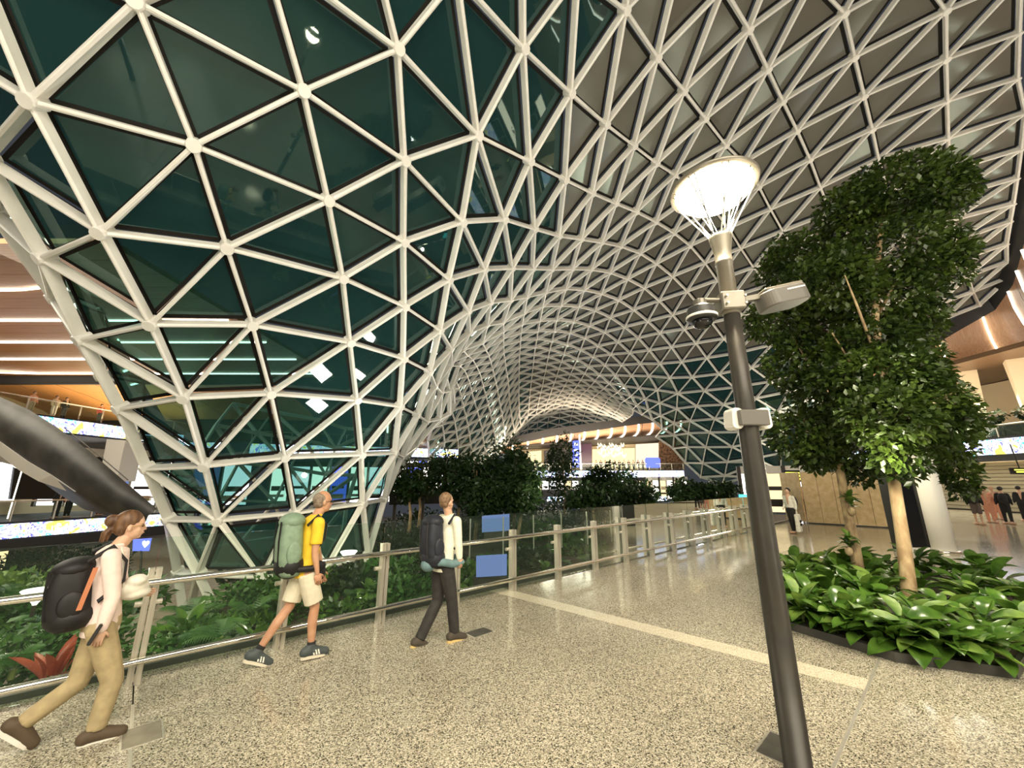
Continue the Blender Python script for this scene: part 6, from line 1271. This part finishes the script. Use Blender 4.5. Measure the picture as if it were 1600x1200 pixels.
m = MB(); cc = w['waist'] + F_W * .15 + u * .11
m.ell(cc, (.10, .13, .08), 16, 10); m.ell(cc + F_W * .03 - u * .05, (.09, .12, .05), 14, 8); m.ell(cc + F_W * .02 + u * .06 + DV * .05, (.07, .08, .05), 14, 8)
hb_ = empty('waist_bag', tuple(cc), 0, 'folded white bag held at the front of the woman in pink', 'bag'); remesh('bag_body', m, cloth('white_canvas', (.80, .76, .66), .06), hb_, .011, 2)
m = MB(); m.tube([cc - F_W * .05 + DV * .1, w['shR'] + F_W * .05 - DV * .05 + u * .07], .008, 6); m.build('strap', cloth('white_strap', (.8, .76, .66)), hb_)
ph = onv(152, 990, .93 + .23); t = empty('phone', tuple(ph), 0, 'black phone held low in the right hand of the woman in pink', 'phone')
m = MB(); m.box(None, (.022, .07, .145), mtx=Matrix.Translation(ph - F_W * .012) @ Matrix.Rotation(math.atan2(DU.y, DU.x), 4, 'Z') @ Matrix.Rotation(.35, 4, 'Y'), bev=.006); m.build('case', M['dark_plastic'], t)
m = MB(); m.tube([ph + u * .06, onv(168, 968, 1.16), onv(170, 950, 1.14)], .004, 5); m.build('cord', M['dark_plastic'], t)
# ---- man in yellow
yel = cloth('yellow_shirt', (.85, .55, .03), .06); cream_c = cloth('cream_shorts', (.72, .66, .50), .07)
w = walker('man in yellow t-shirt and cream shorts walking in the middle of the three', .48,
    dict(head=(505, 784), neck=(497, 803), shoulder=(491, 814), hip=(476, 893), elbowR=(492, 864), wristR=(496, 896), elbowL=(497, 862), wristL=(502, 892), kneeR=(492, 948), ankleR=(486, 1010), kneeL=(452, 948), ankleL=(403, 1018)),
    1.80, SKIN_T, grey_hair, 'balding', yel, cream_c, True, 'short', mat('dark_glasses', (.05, .04, .04), .3, .5), (mat('dark_trainer', (.06, .075, .075), .6), mat('cream_sole', (.72, .66, .52), .6), M['white_plastic'], .05, .42))
gc = w['chest'].lerp(w['waist'], .40) - F_W * .21
sage = cloth('sage_green_pack', (.20, .29, .20), .12, .6)
bag = backpack('backpack', 'tall sage green hiking backpack with black base worn by the man in yellow', gc + u * .02, F_W, .34, .27, .66, sage, black_cloth, None, black_cloth,
    [[w['shR'] - F_W * .12 - u * .02, w['shR'] + u * .08 - DV * .05, w['shR'] + F_W * .11 - u * .03 - DV * .05, w['shR'] + F_W * .10 - u * .18 - DV * .03, w['shR'] - F_W * .02 - u * .34],
     [w['shL'] - F_W * .12, w['shL'] + u * .08 + DV * .05, w['shL'] + F_W * .12 - u * .1, w['shL'] - u * .34]], lean=.06)
m = MB(); m.tube([w['hip'] + u * .06 + Vector((.19 * math.cos(a), .19 * math.sin(a), 0)) for a in [2 * PI * k / 14 for k in range(15)]], .035, 8, flat=(Vector((0, 0, 1)), 1.0))
m.build('waist_belt', black_cloth, bag, smooth=True)
m = MB(); c2 = w['hip'] + F_W * .17 - u * .03; m.ell(c2, (.07, .07, .10), 12, 8); t = empty('waist_pouch', tuple(c2), 0, 'black jacket bundle hanging at the front hip of the man in yellow', 'jacket'); m.build('bundle', black_cloth, t, smooth=True)
m = MB(); m.tube([w['hip'] + u * .05 + F_W * .14, c2 + u * .07], .02, 6); m.build('strap', black_cloth, t)
# ---- third walker
whitec = cloth('cream_white_shirt', (.85, .82, .66), .05); dk = cloth('charcoal_trousers', (.032, .028, .026), .2)
w = walker('man in white shirt and charcoal trousers walking ahead of the other two, facing away', 1.14,
    dict(head=(698, 785), neck=(700, 801), shoulder=(702, 812), hip=(692, 885), elbowR=(716, 846), wristR=(718, 872), elbowL=(700, 846), wristL=(710, 868), kneeR=(706, 938), ankleR=(710, 987), kneeL=(684, 938), ankleL=(656, 998)),
    1.75, SKIN, light_brown, 'short', whitec, dk, False, 'long', None, (mat('hiking_shoe', (.07, .055, .04), .7), mat('yellow_sole', (.72, .52, .2), .6), None, .1, .35), head_f=(DU * .95 - DV * .2))
navy = cloth('navy_nylon', (.013, .016, .026), .25, .6)
pc = w['chest'].lerp(w['waist'], .35) - F_W * .21
bag = backpack('backpack', 'dark navy hiking backpack worn by the third walker in the white shirt', pc + u * .02, F_W, .33, .25, .60, navy, navy, None, M['dark_plastic'],
    [[w['shR'] - F_W * .12 - u * .02, w['shR'] + u * .08 - DV * .05, w['shR'] + F_W * .10 - u * .03 - DV * .05, w['shR'] + F_W * .09 - u * .2 - DV * .03, w['shR'] - F_W * .02 - u * .34]], lean=.05)
teal = cloth('teal_fleece', (.14, .23, .24), .12)
m = MB(); m.tube([w['hip'] + u * .07 + Vector((.20 * math.cos(a), .20 * math.sin(a), .02 * math.sin(3 * a))) for a in [2 * PI * k / 16 for k in range(17)]], .05, 10); m.ell(w['hip'] - F_W * .22 + u * .05, (.10, .12, .085), 12, 8); m.ell(w['hip'] + F_W * .13 + DV * .16 + u * .06, (.09, .06, .05), 12, 8)
t = empty('fleece_jacket', tuple(w['hip']), 0, 'teal grey fleece jacket tied round the waist of the third walker', 'jacket'); remesh('fleece', m, teal, t, .014, 2)

# ---- small far figures: the same continuous body, built coarse
def figure(label, p, H, facing, top, bottom, hairm, shorts=False, pack=None, step=.0, group=None, skin=SKIN, bag_m=None):
    f = Vector(facing).normalized(); l = Vector((-f.y, f.x, 0)); u = Vector((0, 0, 1)); S = H / 1.75; p = Vector(p)
    t = empty('person', tuple(p), 0, label, 'person', group)
    def P(a, b, c): return p + f * a * S + l * b * S + u * c * S
    m = MB()
    limb(m, [P(0, 0, 1.42), P(0.01, 0, 1.54)], [.05 * S, .05 * S], 8)
    m.ell(P(.01, 0, 1.64), (.09 * S, .09 * S, .115 * S), 10, 8)
    m.ell(P(.10, 0, 1.63), (.018 * S,) * 3, 6, 5)
    for b in (-1, 1):
        limb(m, [P(0, .19 * b, 1.38), P(-.03 + .06 * b * step, .24 * b, 1.12), P(.05 - .1 * b * step, .25 * b, .88)], [.045 * S, .038 * S, .028 * S], 8)
        limb(m, [P(0, .09 * b, .92), P(.06 * b * step * 3, .09 * b, .5), P(.14 * b * step * 3 - .02, .09 * b, .08)], [.08 * S, .055 * S, .035 * S], 8)
        m.ell(P(.14 * b * step * 3 + .05, .09 * b, .045), (.13 * S * abs(f.x) + .05 * S, .13 * S * abs(f.y) + .05 * S, .045 * S), 8, 6)
    limb(m, [P(0, 0, .95), P(0, 0, 1.4)], [.12 * S, .12 * S], 10)
    remesh('body', m, skin, t, .03, 2)
    m = MB(); m.tube([P(0, 0, .92), P(0, 0, 1.2), P(0, 0, 1.42), P(0, 0, 1.47)], [.16 * S, .155 * S, .15 * S, .07 * S], 12, flat=(f, .75)); limb(m, [P(0, -.17, 1.4), P(0, .17, 1.4)], [.065 * S, .065 * S], 8)
    for b in (-1, 1): limb(m, [P(0, .19 * b, 1.38), P(-.03 + .06 * b * step, .24 * b, 1.12), P(.04 - .08 * b * step, .25 * b, .93)], [.06 * S, .053 * S, .045 * S], 8)
    remesh('shirt', m, top, t, .03, 2)
    m = MB(); m.tube([P(0, 0, 1.0), P(0, 0, .88)], [.155 * S, .14 * S], 12)
    for b in (-1, 1):
        lo_ = .55 if shorts else .12; q = (1 - lo_ / .92)
        limb(m, [P(0, .09 * b, .92), P(.14 * b * step * 3 * q, .09 * b, lo_)], [.1 * S, (.085 if shorts else .06) * S], 8)
    remesh('shorts' if shorts else 'trousers', m, bottom, t, .03, 1)
    m = MB(); m.ell(P(-.02, 0, 1.67), (.10 * S, .10 * S, .105 * S), 10, 8); m.build('hair', hairm, t, smooth=True)
    if pack:
        c = P(-.22, 0, 1.2); b_ = empty('backpack', tuple(c), 0, pack[0], 'backpack')
        m = MB(); m.ell(c, (.17 * S, .17 * S, .26 * S), 12, 10); m.build('main_bag', pack[1], b_, smooth=True)
        m = MB(); m.ell(c - f * .1 - u * .08, (.09 * S, .11 * S, .13 * S), 10, 8); m.build('pocket', pack[1], b_, smooth=True)
    return t
blackc = cloth('black_cloth', (.015, .015, .017)); pinkc = cloth('salmon_cloth', (.72, .33, .22)); brownc = cloth('brown_shorts', (.12, .09, .08)); beigec = cloth('beige_cloth', (.5, .44, .32)); redc = cloth('dark_red_cloth', (.35, .05, .05)); whit = cloth('white_cloth', (.78, .76, .68)); bald = mat('bald_head', (.55, .33, .22), .5)
p = gz(1241, 833)
figure('person in white top and black trousers with backpack near the far end of the railing', p, 1.72, -DU - DV * .4, whit, blackc, black_hair, False, ('black backpack on the person near the far end of the railing', blackc), .3)
c = gz(1237, 834) + DV * .28; tb = empty('shopping_bag', tuple(c), 0, 'white shopping bag with a black mark beside the person near the railing end', 'bag')
m = MB(); m.box(c + Vector((0, 0, .42)), (.34, .14, .66), rz=math.atan2(DU.y, DU.x), bev=.03); m.build('bag_body', whit, tb)
m = MB()
for dx, dz in ((-.06, .06), (.06, .06), (-.06, -.06), (.06, -.06)): m.ell(c + DU * dx + DV * .075 + Vector((0, 0, .42 + dz)), (.045, .02, .05), 8, 6)
m.build('black_mark', blackc, tb)
m = MB(); m.tube([c + DU * -.08 + Vector((0, 0, .74)), c + Vector((0, 0, .92)), c + DU * .08 + Vector((0, 0, .74))], .012, 6); m.build('handle', whit, tb)
FW = Vector((.75, .66, 0))
figure('bald person in black jacket and brown shorts, leftmost of the group walking off at right', gz(1532, 820), 1.75, FW, blackc, brownc, bald, True, ('black daypack on the leftmost of the group walking off at right', blackc), .3)
figure('person all in salmon pink, between the two in black at the right', gz(1551, 817), 1.72, FW, pinkc, pinkc, bald, False, None, .25)
figure('second person in salmon pink, mostly hidden behind the one in black', gz(1562, 812), 1.72, FW, pinkc, pinkc, bald, False, None, .2)
figure('person all in black with a black head covering, rightmost of the group at right', gz(1578, 819), 1.74, FW, blackc, blackc, black_hair, False, ('black backpack on the rightmost of the group at right', blackc), .3)
figure('person in black cut by the right edge of the photo', gz(1606, 815), 1.76, FW, blackc, blackc, black_hair, False, None, .2)
# people on the left balcony
for x, y, top, bot, hm, lab in ((44, 650, pinkc, beigec, brown_hair, 'person in a pinkish top leaning at the left balcony rail'), (80, 655, beigec, whit, brown_hair, 'person in beige standing second along the left balcony rail'), (96, 656, blackc, blackc, black_hair, 'person all in black standing third along the left balcony rail'), (152, 664, redc, blackc, black_hair, 'person in dark red top at the right end of the left balcony')):
    x0 = -34.4; r_ = ray(x, y); q = CAM + r_ * ((x0 - CAM.x) / r_.x); q.z = 6.6
    figure(lab, q, 1.72, (1, -.1, 0), top, bot, hm)
for x, top, bot, hm, lab in ((8, beigec, blackc, brown_hair, 'person in drab top at the lower left gallery, cut by the frame'), (184, beigec, redc, grey_hair, 'person in beige sitting area at the right of the lower left gallery'), (120, blackc, blackc, black_hair, 'person in black on the lower left gallery'), (140, redc, blackc, black_hair, 'person in dark red on the lower left gallery'), (206, blackc, blackc, black_hair, 'person in black at the far end of the lower left gallery')):
    a, b = Vector((-29.9, 16.4, 0)), Vector((-24.8, 30.4, 0)); k = (x / 612 - 800 / 612)
    best = min((a.lerp(b, i / 60) for i in range(61)), key=lambda q: abs((800 + 612 * q.x / (q.y * _cp * _cp + q.y * _sp * _sp)) - x))
    best = Vector((best.x, best.y, -.1)); figure(lab, best, 1.7, (1, -.3, 0), top, bot, hm)
# diners at the far restaurant, a few pixels each
for k in range(12):
    c = at(932 + 7.3 * k, 733, 62.4); figure('dark dressed diner at the far balcony', (c.x, c.y, 3.75), 1.6, (0, -1, 0), blackc if k % 2 else beigec, blackc, black_hair, group='diners along the far balcony')
# shoppers far beyond the railing end
for k, x in enumerate((1206, 1213, 1220)):
    figure(['far shopper in white left of the departure board', 'far shopper in beige left of the departure board', 'far shopper in black left of the departure board'][k], (17.0 + .7 * k, 25.2 - .3 * k, 0), 1.7, (0, -1, 0), (whit, beigec, blackc)[k], blackc, black_hair)
